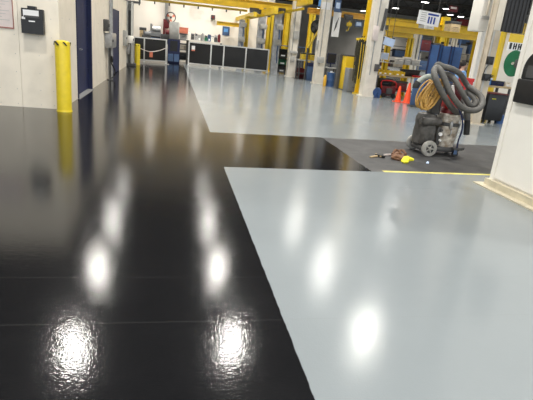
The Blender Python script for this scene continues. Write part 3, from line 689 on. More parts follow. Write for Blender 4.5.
def drum_reel(x, y, r, w, m, label, name='hose_reel'):
    t = thing(name, label, 'reel', (x, y, 0))
    MB().lathe([(r * .45, -w / 2), (r * .45, w / 2)], (x, y, r + .03), (0, 1, 0)).build('core', 'dgrey', t)
    for s_ in (-1, 1): MB().lathe([(r * .2, -.012), (r * .97, -.012), (r, 0), (r * .97, .012), (r * .2, .012)], (x, y + s_ * w / 2, r + .03), (0, 1, 0)).build('flange', m, t)
    MB().box(x - r * .7, x + r * .7, y - w / 2, y + w / 2, 0, .04).bar((x - r * .6, y - w / 2 - .03, .02), (x, y - w / 2 - .03, r + .03), .04).bar((x + r * .6, y - w / 2 - .03, .02), (x, y - w / 2 - .03, r + .03), .04).build('stand', m, t)
    return t
p = fl(301, 78.5); drum_reel(p.x, p.y + .2, .25, .35, 'maroon', 'maroon drum reel at the foot of the farthest cream column')
p = fl(307, 79.5); lump('jerrycan', 'orange-red fuel can beside the maroon reel', 'can', p.x, p.y + .2, 0, .16, .2, .42, 'cone', 'black', kind=1)
p = fl(312, 81)
t = lump('parts_bin', 'slate blue wheeled bin left of the middle cream column', 'bin', p.x, p.y + .3, 0, .5, .5, .85, 'slate', 'navy')
bench(W(299, 62, 24.2)[0], W(318, 66, 24.2)[0], 24.2, .6, .95, 'low bench under the yellow crates left of the middle column', 'dgrey', 'lgrey')
for i, u in enumerate((303.5, 311.5)):
    lump('crate', 'yellow crate on the low bench, %s of the pair' % ('left one', 'right one')[i], 'crate', W(u, 64, 24.4)[0], 24.45, .95, .34, .4, .34, 'yellow', 'olive')
p = fl(331, 87)
t = thing('blue_drum', 'cobalt blue drum right of the middle cream column', 'drum', (p.x, p.y + .2, 0))
MB().lathe([(.17, 0), (.18, .02), (.17, .03), (.17, .26), (.18, .28), (.17, .30), (.17, .55), (.18, .57), (.18, .60), (.15, .60)], (p.x, p.y + .2, 0)).build('body', 'blue', t)
MB().cyl((p.x, p.y + .2, .6), (p.x, p.y + .2, .66), .05).cyl((p.x + .08, p.y + .2, .6), (p.x + .08, p.y + .2, .63), .02).build('cap', 'paper', t)
t = thing('gas_bottle', 'orange gas bottle beside the foot of the middle column', 'bottle', (p.x - .27, p.y + .1, 0))
MB().lathe([(.06, 0), (.07, .03), (.07, .38), (.04, .46), (.02, .49)], (p.x - .27, p.y + .15, 0)).build('body', 'orange', t); MB().cyl((p.x - .27, p.y + .15, .48), (p.x - .27, p.y + .15, .54), .02).build('valve', 'dgrey', t)
p2 = fl(333, 86)
bench(p2.x - .28, p2.x + .3, p2.y + .6, .4, .78, 'small grey stand behind the cobalt drum', 'dgrey', 'lgrey', name='stand')
lump('monitor', 'dark blue-black monitor on the small stand left of the yellow cabinet', 'monitor', p2.x + .02, p2.y + .8, .78, .42, .1, .62, 'navy', 'black', kind=4)
# yellow cabinet and grey cabinet
p = fl(343.5, 90)
t = thing('storage_cabinet', 'tall yellow cabinet with dark top left of the hanging chains', 'cabinet', (p.x + .25, p.y + .3, 0))
x, y = p.x, p.y
MB().cbox(x - .08, x + .50, y, y + .6, .03, 1.36, .01).build('body', 'crane', t)
MB().box(x - .10, x + .52, y - .01, y + .62, 1.36, 1.41).build('top', 'dgrey', t)
MB().box(x - .20, x - .09, y + .42, y + .7, 0, 1.38).build('side_panel', 'dgrey', t)
MB().box(x - .06, x + .20, y - .02, y, .08, 1.30).box(x + .22, x + .48, y - .02, y, .08, 1.30).build('door', 'crane', t)
p = fl(352, 92.5); x, y = p.x, p.y
t = thing('file_cabinet', 'short dark grey cabinet in front of the yellow cabinet', 'cabinet', (x, y + .25, 0))
MB().cbox(x - .24, x + .3, y, y + .5, .0, .92, .01).build('body', 'grey', t)
for k in range(3):
    d = MB().box(x - .22, x + .28, y - .015, y, .04 + k * .29, .31 + k * .29).build('drawer', 'grey', t); MB().box(x - .04, x + .08, y - .035, y - .015, .2 + k * .29, .22 + k * .29).build('handle', 'dgrey', d)

# workbench right of column 3
yb = 17.6
bx0, bx1 = W(377, 75, yb)[0], W(427, 80, yb)[0]
zt = W(400, 76, yb)[1]
bench(bx0, bx1, yb, .8, zt, 'long cluttered workbench right of the broadest cream column', 'dgrey', 'wood')
mb = MB(); mb.box(bx0, bx1, yb + .8, yb + .84, 0, 1.9)
t = thing('bench_back_panel', 'pegboard frame with pale shelf behind the cluttered workbench', 'panel', ((bx0 + bx1) / 2, yb + .85, 0))
MB().box(bx0, bx0 + .05, yb + .82, yb + .87, 0, 2.0).build('upright', 'lgrey', t); MB().box(bx1 - .05, bx1, yb + .82, yb + .87, 0, 1.75).build('upright', 'lgrey', t)
MB().box(bx0, bx1, yb + .60, yb + .87, zt + .42, zt + .45).build('shelf', 'lgrey', t)
def onb(u): return W(u, 74, yb + .2)[0]
for i, u in enumerate((379, 384, 389, 396.5, 401.5)):
    lump('parts_bin', 'yellow open parts bin on the workbench, %s' % ('leftmost', 'second from the left', 'middle of the row', 'fourth in the row', 'rightmost')[i], 'bin', onb(u), yb + .22, zt, .17, .25, .17, 'yellow', 'dgrey', kind=3, group='yellow parts bins on the workbench')
lump('tool_box', 'black long tool box at the right of the workbench', 'toolbox', onb(412), yb + .4, zt, .68, .35, .26, 'black', 'black')
lump('red_tray', 'red tray in front of the black tool box on the workbench', 'tray', onb(417), yb + .1, zt, .42, .16, .07, 'red', 'red', kind=0)
lump('monitor', 'small white-blue monitor on the shelf over the workbench', 'monitor', onb(387), yb + .72, zt + .45, .34, .1, .34, 'paper', 'pblue', kind=4)
for i, (u, w_, h_) in enumerate(((403, .3, .2), (410.5, .26, .26), (419, .34, .2))):
    lump('carton', 'pale carton on the shelf above the workbench, %s' % ('left one', 'middle one', 'right one')[i], 'box', onb(u), yb + .72, zt + .45, w_, .22, h_, 'lgrey', 'white2', group='pale cartons over the workbench')
x0, x1, z0, z1 = PB(386, 38, 397, 46, 17)
t = thing('light_panel', 'tilted pale blue hanging panel over the workbench', 'sign', ((x0 + x1) / 2, 17.2, z0))
MB().box(x0, x1, 17.2, 17.23, z0, z1, RY(10)).build('face', 'pblue', t); MB().cyl((x0 + .1, 17.22, z1 - .05), (x0 + .1, 17.22, 7.6), .01).cyl((x1 - .1, 17.22, z1 - .05), (x1 - .1, 17.22, 7.6), .01).build('hanger', 'dgrey', t)
# beneath / in front of bench
p = fl(377, 98); drum_reel(p.x, p.y + .15, .17, .16, 'blue', 'small cobalt blue reel right of the broadest cream column', 'cable_reel')
p = fl(380.5, 96); lump('jerrycan', 'orange can beside the small cobalt reel', 'can', p.x + .02, p.y + .5, 0, .2, .2, .5, 'orange', 'black', kind=1)
p = fl(388, 98)
t = thing('red_pump', 'low red machine with handle under the workbench behind the cones', 'machine', (p.x, p.y + .25, 0))
MB().cbox(p.x - .28, p.x + .30, p.y + .05, p.y + .5, .08, .42, .03).build('body', 'maroon', t)
MB().tube([(p.x - .28, p.y + .1, .35), (p.x - .3, p.y + .1, .62), (p.x + .25, p.y + .1, .60), (p.x + .28, p.y + .1, .35)], .025, sub=3).build('handle', 'red', t)
for q in (-.2, .2): MB().cyl((p.x + q, p.y, .09), (p.x + q, p.y + .06, .09), .09).build('wheel', 'black', t)
MB().cbox(p.x - .12, p.x + .12, p.y - .02, p.y + .05, .14, .36, .02).build('front_cover', 'dgrey', t)
lump('crate', 'dark crate on the lower shelf of the long workbench', 'crate', bx0 + .5, yb + .4, .29, .5, .4, .4, 'black', 'dgrey')
lump('crate', 'maroon crate on the lower shelf of the long workbench', 'crate', bx0 + 1.15, yb + .4, .29, .5, .4, .35, 'maroon', 'dgrey')
def cone(p, h, label):
    t = thing('traffic_cone', label, 'traffic cone', (p.x, p.y, 0), 'orange traffic cones')
    r = h * .20
    MB().lathe([(r, .02), (r * .9, .05), (.035, h - .02), (.025, h)], p, n=20).build('body', 'cone', t)
    MB().cbox(p.x - r * 1.35, p.x + r * 1.35, p.y - r * 1.35, p.y + r * 1.35, 0, .025, .01).build('base', 'cone', t)
cone(fl(397.5, 102) , .56, 'smaller orange traffic cone, left one of the pair')
cone(fl(406.5, 103), .70, 'taller orange traffic cone, right one of the pair')
# slate panel cart next to the cones
p = fl(414, 107); x, y = p.x, p.y
t = thing('board_cart', 'slate blue upright board behind the vacuum cleaner nozzle', 'cart', (x, y, 0))
MB().cbox(x - .16, x + .22, y, y + .05, .06, .92, .01).build('board', 'slate', t); MB().box(x - .16, x + .22, y - .1, y + .2, 0, .06).build('base', 'dgrey', t)
# blue lockers / folding partition
y = 15.6
x0, x1 = W(431, 62, y)[0], W(459.5, 64, y)[0]; z1 = W(446, 46, y)[1]
t = thing('partition_screen', 'big cobalt blue folding partition behind the vacuum cleaner', 'screen', ((x0 + x1) / 2, y, 0))
n = 5
for k in range(n):
    a = x0 + (x1 - x0) * k / n; b = x0 + (x1 - x0) * (k + 1) / n; ya = y + (.0 if k % 2 else .18); yb_ = y + (.18 if k % 2 else .0)
    MB().bar((a, ya, z1 / 2 + .04), (b, yb_, z1 / 2 + .04), .03, z1 - .08).build('panel', 'blue', t)
    MB().box(a - .02, a + .02, ya - .03, ya + .03, 0, z1 + .02).build('post', 'navy', t)
# hanging white sign
Ys = 16.0
x0, x1, z0, z1 = PB(418, 11.5, 440, 25.5, Ys)
t = thing('hanging_sign', 'white hanging sign with blue lettering above the yellow crossbeam', 'sign', ((x0 + x1) / 2, Ys, z0))
rot = RY(3)
MB().box(x0, x1, Ys, Ys + .03, z0, z1, rot).build('board', 'paper', t)
mb = MB()
w_ = x1 - x0; h_ = z1 - z0
for k in range(5): mb.box(x0 + w_ * (.10 + .0 * k), x0 + w_ * .36, Ys - .006, Ys, z1 - h_ * (.17 + .15 * k), z1 - h_ * (.12 + .15 * k), rot, (x0 + w_ / 2, Ys, z0 + h_ / 2))
mb.m(1).box(x0 + w_ * .42, x0 + w_ * .92, Ys - .006, Ys, z1 - h_ * .26, z1 - h_ * .12, rot, (x0 + w_ / 2, Ys, z0 + h_ / 2))
for a in (.46, .58, .72): mb.box(x0 + w_ * a, x0 + w_ * (a + .075), Ys - .006, Ys, z1 - h_ * .86, z1 - h_ * .36, rot, (x0 + w_ / 2, Ys, z0 + h_ / 2))
mb.build('lettering', ['lgrey', 'ink'], t)
MB().cyl((x0 + .1, Ys + .02, z1 - .02), (x0 + .1, Ys + .02, 7.6), .01).cyl((x1 - .1, Ys + .02, z1 - .02), (x1 - .1, Ys + .02, 7.6), .01).build('hanger', 'dgrey', t)
x0, x1, z0, z1 = PB(449, 6, 458, 12, 30)
t = thing('hanging_sign', 'small dark red hanging sign near the distant lamps', 'sign', ((x0 + x1) / 2, 30, z0))
MB().box(x0, x1, 30, 30.03, z0, z1).build('board', 'maroon', t); MB().box(x0 + .1, x1 - .1, 29.99, 30, (z0 + z1) / 2, z1 - .05).build('face', 'pinkp', t); MB().cyl(((x0 + x1) / 2, 30.02, z1), ((x0 + x1) / 2, 30.02, 7.6), .01).build('hanger', 'dgrey', t)

# far crossbeams on the right
t = hbeam(W(389, 27, 20)[0], 15.5, 20, 2.52, 2.76, 'crossbeam', 'long yellow crossbeam to the right of the broadest cream column')
for q in (9.0, 14.8): MB().box(q - .06, q + .06, 19.94, 20.06, 0, 2.52).build('support', 'crane', t)
hbeam(W(386, 33, 19)[0], W(413, 36, 19)[0], 19, 2.28, 2.48, 'crossbeam', 'short bright yellow beam under the long crossbeam', 'yellow')
for (u, vt, vb, Y, w_, m_, lb, nm) in [(409.5, 36, 58, 19, .2, 'crane', 'yellow post holding the short bright beam', 'crane_post'), (416, 30, 62, 20.6, .26, 'white2', 'thin white column left of the blue partition', 'support_column'),
                                 (386.5, 36, 58, 19.3, .12, 'crane', 'thin yellow post just right of the broadest column', 'crane_post'), (453, 38, 60, 21, .2, 'cream', 'cream post rising behind the blue partition', 'support_column'), (446, 34, 56, 22, .15, 'crane', 'narrow yellow post behind the blue partition', 'crane_post')]:
    post(nm, lb, 'post', u + 1, vt, u - 1, vb, Y, m_, w_, ztop=(2.28 if 'short bright' in lb else None))
# far hall beyond the partition: second line of crane beams, tall racks
hbeam(11.5, 26, 27.5, 3.2, 3.55, 'crossbeam', 'distant yellow crossbeam seen above the blue partition')
hbeam(13.5, 34, 36, 3.9, 4.3, 'crossbeam', 'farthest yellow crossbeam under the distant lamps')
for x_, y_, lb in ((15.6, 27.5, 'distant yellow post behind the blue partition'), (18.0, 27.5, 'distant yellow post right of the blue partition'), (20, 36, 'farthest yellow post right of the partition')):
    tt = thing('crane_post', lb, 'post', (x_, y_, 0), 'yellow crane posts')
    MB().box(x_ - .2, x_ + .2, y_ - .2, y_ - .15, 0, 4.0).box(x_ - .2, x_ + .2, y_ + .15, y_ + .2, 0, 4.0).box(x_ - .03, x_ + .03, y_ - .15, y_ + .15, 0, 4.0).build('shaft', 'crane', tt)
    MB().box(x_ - .3, x_ + .3, y_ - .3, y_ + .3, 0, .04).build('base_plate', 'crane', tt)
for k, (xa_, ya_, w_, h_, mm, lb) in enumerate(((12.5, 24, 2.2, 2.9, 'slate', 'tall blue storage rack behind the blue partition'), (17.0, 30, 3.2, 3.2, 'tan', 'wide tan storage rack far behind the white column'), (14.8, 34, 3.0, 2.3, 'dgrey', 'dark storage rack far behind the cluttered workbench'), (24, 40, 5, 4.6, 'tan', 'large tan rack deep in the hall at the right'))):
    tt = rack(xa_, xa_ + w_, ya_, .9, h_, lb, mm, 4, False, 'storage_rack')
    for q in range(4):
        for jx in range(3):
            zz = .08 + (h_ - .12) * q / 3 + .03
            if q == 3 and jx == 1: continue
            lump('carton', 'carton on the %s, %s level, %s' % (lb.split(' behind')[0].split(' far')[0].split(' deep')[0], ('bottom', 'second', 'third', 'top')[q], ('left', 'middle', 'right')[jx]), 'box', xa_ + w_ * (jx + .5) / 3, ya_ + .45, zz, w_ * .26, .6, h_ / 3 * (.45 + .12 * ((q + jx + k) % 3)), ('tan', 'lgrey', 'slate', 'wood', 'maroon')[(q * 2 + jx + k) % 5], 'dgrey')
# white column with big white box, tan column
def upright(name, label, x, y, w, d, z0, z1, m):
    t = thing(name, label, 'column', (x, y, z0), None)
    MB().box(x - w / 2, x + w / 2, y, y + .04, z0, z1).box(x - w / 2, x + w / 2, y + d - .04, y + d, z0, z1).box(x - w * .4, x + w * .4, y + .04, y + d - .04, z0, z1).build('shaft', m, t)
    return t
xx = W(477, 48, 12.6)[0] + .16
t = upright('building_column', 'white column under the big white box right of the partition', xx + .02, 12.6, .22, .2, 0, 8.4, 'white2')
MB().box(xx - .2, xx + .2, 12.55, 12.95, 0, .04).build('base_plate', 'white2', t)
x0, x1, z0, z1 = PB(470, 0, 490.5, 31, 12.1, .5)
t = thing('unit_heater', 'big white box unit mounted high on the white column', 'heater', ((x0 + x1) / 2, 12.2, z0))
MB().cbox(x0, x1, 12.1, 12.6, z0, z1 + .5, .02).build('casing', 'white2', t)
MB().cbox(x0 + .12, x1 - .1, 12.06, 12.1, z0 + .4, z1 + .4, .01).build('cover', 'white', t)
MB().box(x0 + .02, x0 + .36, 12.05, 12.1, z0 + .30, z0 + .37).build('vent', 'lgrey', t)
xx = W(483, 55, 11.6)[0] + .20
t = upright('building_column', 'tan steel column right of the big white box', xx + .04, 11.6, .25, .25, 0, 8.4, 'tan')
MB().cyl((xx - .05, 11.56, .6), (xx - .05, 11.56, 8.4), .025).build('conduit', 'lgrey', t)
MB().cbox(xx - .08, xx + .08, 11.5, 11.6, 1.55, 1.75, .01).cbox(xx - .1, xx + .1, 11.48, 11.6, 1.15, 1.32, .01).build('outlet_box', 'black', t)
MB().tube([(xx, 11.5, 1.6), (xx - .14, 11.45, 1.45), (xx - .16, 11.45, 1.25), (xx - .02, 11.46, 1.15), (xx + .12, 11.46, 1.3)], .012, sub=4).build('cable', 'black', t)
MB().box(xx - .16, xx + .24, 11.5, 12, 0, .03).build('base_plate', 'tan', t)
x0, x1, z0, z1 = PB(496, 2, 505.5, 31, 10.8, .25)
t = thing('panel_box', 'light grey panel box beside the black duct at the top', 'electrical box', ((x0 + x1) / 2, 10.8, z0))
MB().cbox(x0, x1, 10.8, 11.05, z0, z1 + .6, .02).build('enclosure', 'cream', t); MB().box(x0 + .02, x1 - .02, 10.785, 10.8, z0 + .04, z0 + .08).build('lower_lip', 'lgrey', t)
MB().bar(((x0+x1)/2, 11.0, z1+.5), ((x0+x1)/2, 11.0, 8.6), .05).build('hanger', 'dgrey', t)
# black duct / curtain
x0, x1, z0, z1 = PB(504, 0, 525, 33, 9)
t = thing('black_curtain', 'black ribbed hanging curtain left of the white pillar at the top', 'curtain', ((x0 + x1) / 2, 9, z0))
n = 11; vs = []
mb = MB()
for k in range(n):
    a = x0 + (x1 - x0) * k / n; mb.cyl((a + .03, 9 + (.02 if k % 2 else 0), z0), (a + .03, 9 + (.02 if k % 2 else 0), z1 + .8), .035, n=10)
mb.build('folds', 'black', t)
MB().bar((x0 - .05, 9, z1 + .82), (x1 + .05, 9, z1 + .82), .05).bar((x0, 9, z1 + .82), (x0, 9, 8.6), .03).bar((x1, 9, z1 + .82), (x1, 9, 8.6), .03).build('rail', 'dgrey', t)
# yellow post on right
xx = (W(502, 35, 14)[0] + W(495.5, 68, 14)[0]) / 2
t = thing('crane_post', 'round yellow post right of the tan column', 'post', (xx, 14, 0), 'yellow crane posts')
MB().cyl((xx, 14, 0), (xx, 14, 3.2), .115).build('shaft', 'crane', t); MB().box(xx - .16, xx + .16, 13.84, 14.16, 0, .04).build('base_plate', 'crane', t)
MB().cbox(xx - .24, xx - .04, 13.8, 13.95, 1.25, 1.5, .02).build('bracket', 'crane', t)
hbeam(xx, xx + 2.2, 14, 2.55, 2.85, 'crossbeam', 'yellow beam reaching right from the round yellow post')
# white partition with sign at right
struct(MB().box(10.25, 13.5, 14.6, 14.7, 0, 2.6).build('wall_partition', 'backwall'))
x0, x1, z0, z1 = PB(509, 34, 524, 51, 11)
t = thing('hanging_sign', 'white sign with yellow band and black letters left of the white pillar', 'sign', ((x0 + x1) / 2, 11, z0))
zm = z0 + (z1 - z0) * .5
MB().box(x0, x1, 11, 11.03, z0, zm).m(1).box(x0, x1, 10.995, 11.03, zm, z1).build('board', ['paper', 'crane'], t)
mb = MB(); hh = zm - z0; lw = (x1 - x0)
mb.box(x0 + lw * .08, x0 + lw * .22, 10.985, 11, z0 + hh * .15, zm - hh * .1)
for a in (.34, .66):
    mb.box(x0 + lw * a, x0 + lw * (a + .07), 10.985, 11, z0 + hh * .15, zm - hh * .1).box(x0 + lw * (a + .15), x0 + lw * (a + .22), 10.985, 11, z0 + hh * .15, zm - hh * .1).box(x0 + lw * a, x0 + lw * (a + .2), 10.985, 11, z0 + hh * .45, z0 + hh * .6)
mb.build('lettering', 'black', t)
MB().cyl((x0 + .05, 11.02, z1), (x0 + .05, 11.02, 7.6), .008).cyl((x1 - .05, 11.02, z1), (x1 - .05, 11.02, 7.6), .008).build('hanger', 'dgrey', t)
# green reel
x0, z0 = W(513.5, 63.5, 5.72)
t = thing('hose_reel', 'green reel disc fixed to the left edge of the white pillar', 'reel', (x0, 5.72, z0))
ax = Vector((-1, -.12, 0)).normalized(); c0 = Vector((x0, 5.72, z0))
MB().lathe([(.03, -.006), (.158, -.006), (.165, 0), (.158, .006), (.03, .006)], c0, ax, n=36).build('flange', 'green', t)
MB().lathe([(.08, -.05), (.08, -.006)], c0, ax).build('core', 'dgrey', t)
MB().cyl(c0 + ax * .004, c0 + ax * .02, .018).build('hub', 'steel', t)
MB().bar(c0 - ax * .04, (4.3, 5.60, z0), .03).cbox(4.24, 4.36, 5.47, 5.62, z0 - .05, z0 + .05, .01).build('bracket', 'dgrey', t)

# right workbench with black cabinet
p = fl(486, 113.5)
yw = 12.75
x0, x1 = W(479, 85, yw)[0], W(513, 90, yw)[0]; zt = W(496, 86, yw)[1]
bench(x0, x1, yw, .7, zt, 'tan topped workbench behind the vacuum hose at the right', 'dgrey', 'wood')
lump('tool_box', 'flat cobalt blue tool box on the tan topped workbench', 'toolbox', W(489, 76, yw)[0], yw + .35, zt + .0, .55, .3, .20, 'lblue', 'pblue')
lump('tool_case', 'dark navy case lying right of the flat blue tool box', 'case', W(502, 82, yw)[0], yw + .3, zt, .42, .3, .14, 'navy', 'black')
lump('parts_bin', 'small cream bin at the right of the tan topped workbench', 'bin', W(508, 86, yw)[0] + .05, yw + .15, zt, .15, .15, .14, 'white', 'dgrey', kind=3)
xa, xb, za, zb = PB(487, 90, 506, 118, yw - .7)
t = thing('black_chest', 'black rolling chest with yellow label in front of the tan workbench', 'chest', ((xa + xb) / 2, yw - .5, 0))
MB().cbox(xa, xb, yw - .7, yw - .15, .08, .80, .02).build('body', 'black', t)
for a in (xa + .08, xb - .08): MB().cyl((a, yw - .62, .04), (a, yw - .56, .04), .04).cyl((a, yw - .3, .04), (a, yw - .24, .04), .04).build('caster', 'rubber', t)
MB().box(xa + .12, xa + .24, yw - .71, yw - .7, .66, .68).build('label', 'yglove', t)
MB().cbox(xa - .01, xb + .01, yw - .72, yw - .14, .80, .83, .01).build('lid', 'maroon', t)
p = fl(484, 108); lump('blue_bucket', 'cobalt blue drum left of the black chest', 'bucket', xa - .28, yw - .45, 0, .3, .3, .9, 'slate', 'lblue', kind=1)
p = fl(501, 124); lump('blue_pail', 'small navy pail at the foot of the white pillar', 'bucket', p.x, p.y + .1, 0, .26, .26, .28, 'blue', 'navy', kind=1)
# red container and light blue bottle behind the vacuum
xr = W(467, 88, 11.2)[0]
t = thing('utility_cart', 'dark utility cart partly hidden behind the vacuum hose', 'cart', (xr - .1, 11.3, 0))
MB().box(xr - .4, xr + .2, 11.1, 11.5, .74, .78).box(xr - .4, xr + .2, 11.1, 11.5, .25, .29).build('tray', 'dgrey', t)
for a in (xr - .38, xr + .18):
    for b in (11.12, 11.48): MB().cyl((a, b, 0), (a, b, .78), .02, n=8).build('leg', 'dgrey', t)
lump('red_container', 'bright red container standing on the utility cart', 'container', xr, 11.3, .78, .26, .25, .40, 'red', 'red')

# ------------------------------------------------------------------ worker behind the vacuum, seen from the side
def skin_mesh(name, J, E, m, parent, root=0, sub=2):
    me = bpy.data.meshes.new(name); me.from_pydata([j[0] for j in J], E, []); o = bpy.data.objects.new(name, me); COL.objects.link(o)
    me.materials.append(M[m]); o.parent = parent
    sk = o.modifiers.new('skin', 'SKIN'); sk.use_smooth_shade = True
    if not me.skin_vertices: me.attributes  # created with the modifier below
    bm = bmesh.new(); bm.from_mesh(me); L = bm.verts.layers.skin.verify()
    for v, j in zip(bm.verts, J): v[L].radius = j[1] if isinstance(j[1], tuple) else (j[1], j[1]); v[L].use_root = (v.index == root)
    bm.to_mesh(me); bm.free()
    ss = o.modifiers.new('sub', 'SUBSURF'); ss.levels = sub; ss.render_levels = sub
    return o
px_, _z = W(457.5, 80, 14.2)
t = thing('person', 'person with dark hair in a light blue shirt standing behind the vacuum hose', 'person', (px_, 14.2, 0))
M['skin_tone'] = mat('skin_tone', (0.55, 0.33, 0.24), .5); M['hair'] = mat('dark_hair', (0.02, 0.014, 0.01), .6, bump=.4, scale=40); M['shirt'] = mat('light_blue_cotton', (0.22, 0.42, 0.75), .8, noise=.15); M['trousers'] = mat('dark_trousers', (0.02, 0.025, 0.05), .8, noise=.3)
# figure faces +x, slightly bent forward, forearms raised in front
J = [((0, 0, .86), (.13, .11)), ((.02, 0, 1.02), (.12, .10)), ((.05, 0, 1.22), (.15, .10)), ((.07, 0, 1.29), (.08, .07)), ((.10, 0, 1.37), .05), ((.13, 0, 1.44), (.085, .075)), ((.14, 0, 1.52), (.08, .072)),
     ((.06, .18, 1.25), .055), ((.10, .23, 1.0), .042), ((.30, .20, .96), .036), ((.36, .19, .965), .028),
     ((.06, -.18, 1.25), .055), ((.12, -.23, 1.01), .042), ((.32, -.18, 1.02), .036), ((.38, -.17, 1.025), .028),
     ((0, .09, .80), .085), ((.02, .10, .45), .058), ((-.02, .11, .09), .04), ((.10, .12, .04), .036), ((0, -.09, .80), .085), ((.05, -.10, .45), .058), ((.0, -.11, .09), .04), ((.12, -.12, .04), .036)]
E_ = [(0, 1), (1, 2), (2, 3), (3, 4), (4, 5), (5, 6), (2, 7), (7, 8), (8, 9), (9, 10), (2, 11), (11, 12), (12, 13), (13, 14), (0, 15), (15, 16), (16, 17), (17, 18), (0, 19), (19, 20), (20, 21), (21, 22)]
body = skin_mesh('body', J, E_, 'skin_tone', t)
g = lambda q, k: (q[0], (q[1][0] + k, q[1][1] + k) if isinstance(q[1], tuple) else q[1] + k)
skin_mesh('shirt', [g(J[i], .016) for i in (0, 1, 2, 3, 7, 8, 11, 12)], [(0, 1), (1, 2), (2, 3), (2, 4), (4, 5), (2, 6), (6, 7)], 'shirt', t)
skin_mesh('trousers', [g(J[i], .018) for i in (0, 15, 16, 17, 19, 20, 21)], [(0, 1), (1, 2), (2, 3), (0, 4), (4, 5), (5, 6)], 'trousers', t)
for s_ in (-1, 1):
    hx, hy, hz = (.36, .19, .965) if s_ > 0 else (.38, -.17, 1.025)
    mb = MB()
    mb.tube([(px_ + hx, 14.2 + hy, hz), (px_ + hx + .05, 14.2 + hy, hz), (px_ + hx + .09, 14.2 + hy, hz - .005)], [.026, .036, .034], n=10)
    for k in range(4): yy = 14.2 + hy + (k - 1.5) * .017; ln = [.05, .065, .07, .06][k]; mb.tube([(px_ + hx + .085, yy, hz), (px_ + hx + .085 + ln * .6, yy, hz - .008), (px_ + hx + .08 + ln, yy, hz - .03)], .0085, n=8)
    mb.tube([(px_ + hx + .03, 14.2 + hy - s_ * .02, hz), (px_ + hx + .06, 14.2 + hy - s_ * .045, hz + .01), (px_ + hx + .09, 14.2 + hy - s_ * .045, hz)], .01, n=8)
    mb.build('hand', 'skin_tone', t)
MB().lathe([(.02, -.005), (.085, .02), (.1, .07), (.085, .12), (.04, .15), (.0, .155)], (px_ + .10, 14.2, 1.44), (-.25, 0, 1), n=20, cap=False).build('hair', 'hair', t)
MB().tube([(px_ + .21, 14.2, 1.50), (px_ + .235, 14.2, 1.465), (px_ + .21, 14.2, 1.455)], .012, n=8).build('nose', 'skin_tone', t)
for s_ in (-1, 1):
    MB().lathe([(0, -.01), (.012, -.004), (.012, .004), (0, .01)], (px_ + .205, 14.2 + s_ * .032, 1.505), (1, 0, 0), n=10).build('eye', 'hair', t)
    MB().cbox(px_ + .01, px_ + .10, 14.2 + s_ * .11 - .045, 14.2 + s_ * .11 + .045, 0, .08, .02).cbox(px_ + .02, px_ + .20, 14.2 + s_ * .115 - .045, 14.2 + s_ * .115 + .045, 0, .05, .02).build('shoe', 'black', t)

# ------------------------------------------------------------------ the vacuum cleaner
VY = 7.35
def V(u, v, y=VY): x, z = W(u, v, y); return Vector((x, y, z))
wc = fl(429.5, 157.5)
t = thing('industrial_vacuum', 'large grey industrial vacuum cleaner with looped hose on the bare strip', 'vacuum cleaner', (4.6, 7.4, 0))
# chassis
MB().cbox(4.10, 4.84, 7.22, 7.60, .07, .15, .03).build('chassis', 'dgrey', t)
# big rear wheels
wx, wy = V(429, 149, 7.12).x, 7.12
for s_, yy in ((0, wy), (1, 7.66)):
    w = MB().lathe([(.07, -.03), (.105, -.032), (.128, -.022), (.132, 0), (.128, .022), (.105, .032), (.07, .03)], (wx, yy, .132), (0, 1, 0), n=32, cap=False).build('wheel', 'tyre', t)
    mb = MB(); mb.lathe([(.0, -.02), (.075, -.02), (.075, .02), (0, .02)], (wx, yy, .132), (0, 1, 0), n=24)
    mb.build('rim', 'dgrey', w)
    mb = MB(); mb.lathe([(.0, -.04), (.026, -.038), (.03, -.02)], (wx, yy, .132), (0, 1, 0), n=16)
    for k in range(5): a = k * 1.2566; mb.bar((wx + .02 * math.cos(a), yy - .024, .132 + .02 * math.sin(a)), (wx + .078 * math.cos(a), yy - .024, .132 + .078 * math.sin(a)), .012, .018)
    mb.build('hub', 'tyre', w)
MB().cyl((wx, wy, .132), (wx, 7.66, .132), .02).build('axle', 'dgrey', t)
# front casters
for cx_, cy_ in ((4.72, 7.20), (4.80, 7.56)):
    c = MB().box(cx_ - .03, cx_ + .03, cy_ - .03, cy_ - .025, .05, .12).box(cx_ - .03, cx_ + .03, cy_ + .025, cy_ + .03, .05, .12).box(cx_ - .04, cx_ + .04, cy_ - .035, cy_ + .035, .12, .14).build('caster', 'slate', t)
    MB().cyl((cx_ + .01, cy_ - .02, .05), (cx_ + .01, cy_ + .02, .05), .05, n=20).build('caster_wheel', 'rubber', c)
MB().cbox(4.66, 4.82, 7.15, 7.22, .12, .16, .01).bar((4.80, 7.16, .14), (4.88, 7.22, .15), .04).build('front_bumper', 'dgrey', t)
# motor housing
mx_ = 4.22
mb = MB(); mb.lathe([(.15, .15), (.18, .18), (.185, .34), (.17, .50), (.18, .52), (.18, .60), (.15, .66), (.08, .68)], (mx_, 7.42, 0), n=28)
mb.build('motor_housing', 'motor', t)
MB().cbox(mx_ - .14, mx_ + .12, 7.20, 7.42, .17, .50, .05).build('filter_box', 'motor', t)
MB().cyl((mx_ - .17, 7.25, .55), (mx_ + .14, 7.22, .57), .065, n=20).cyl((mx_ - .20, 7.25, .55), (mx_ - .17, 7.25, .55), .045).build('exhaust_silencer', 'motor', t)
MB().cyl((mx_ + .16, 7.16, .37), (mx_ + .16, 7.19, .37), .03).cyl((mx_ + .17, 7.15, .27), (mx_ + .17, 7.19, .27), .018).build('gauge', 'paper', t)
MB().cbox(mx_ + .12, mx_ + .19, 7.19, 7.26, .18, .48, .02).cyl((mx_ + .16, 7.15, .44), (mx_ + .16, 7.2, .44), .02).build('valve_block', 'dgrey', t)
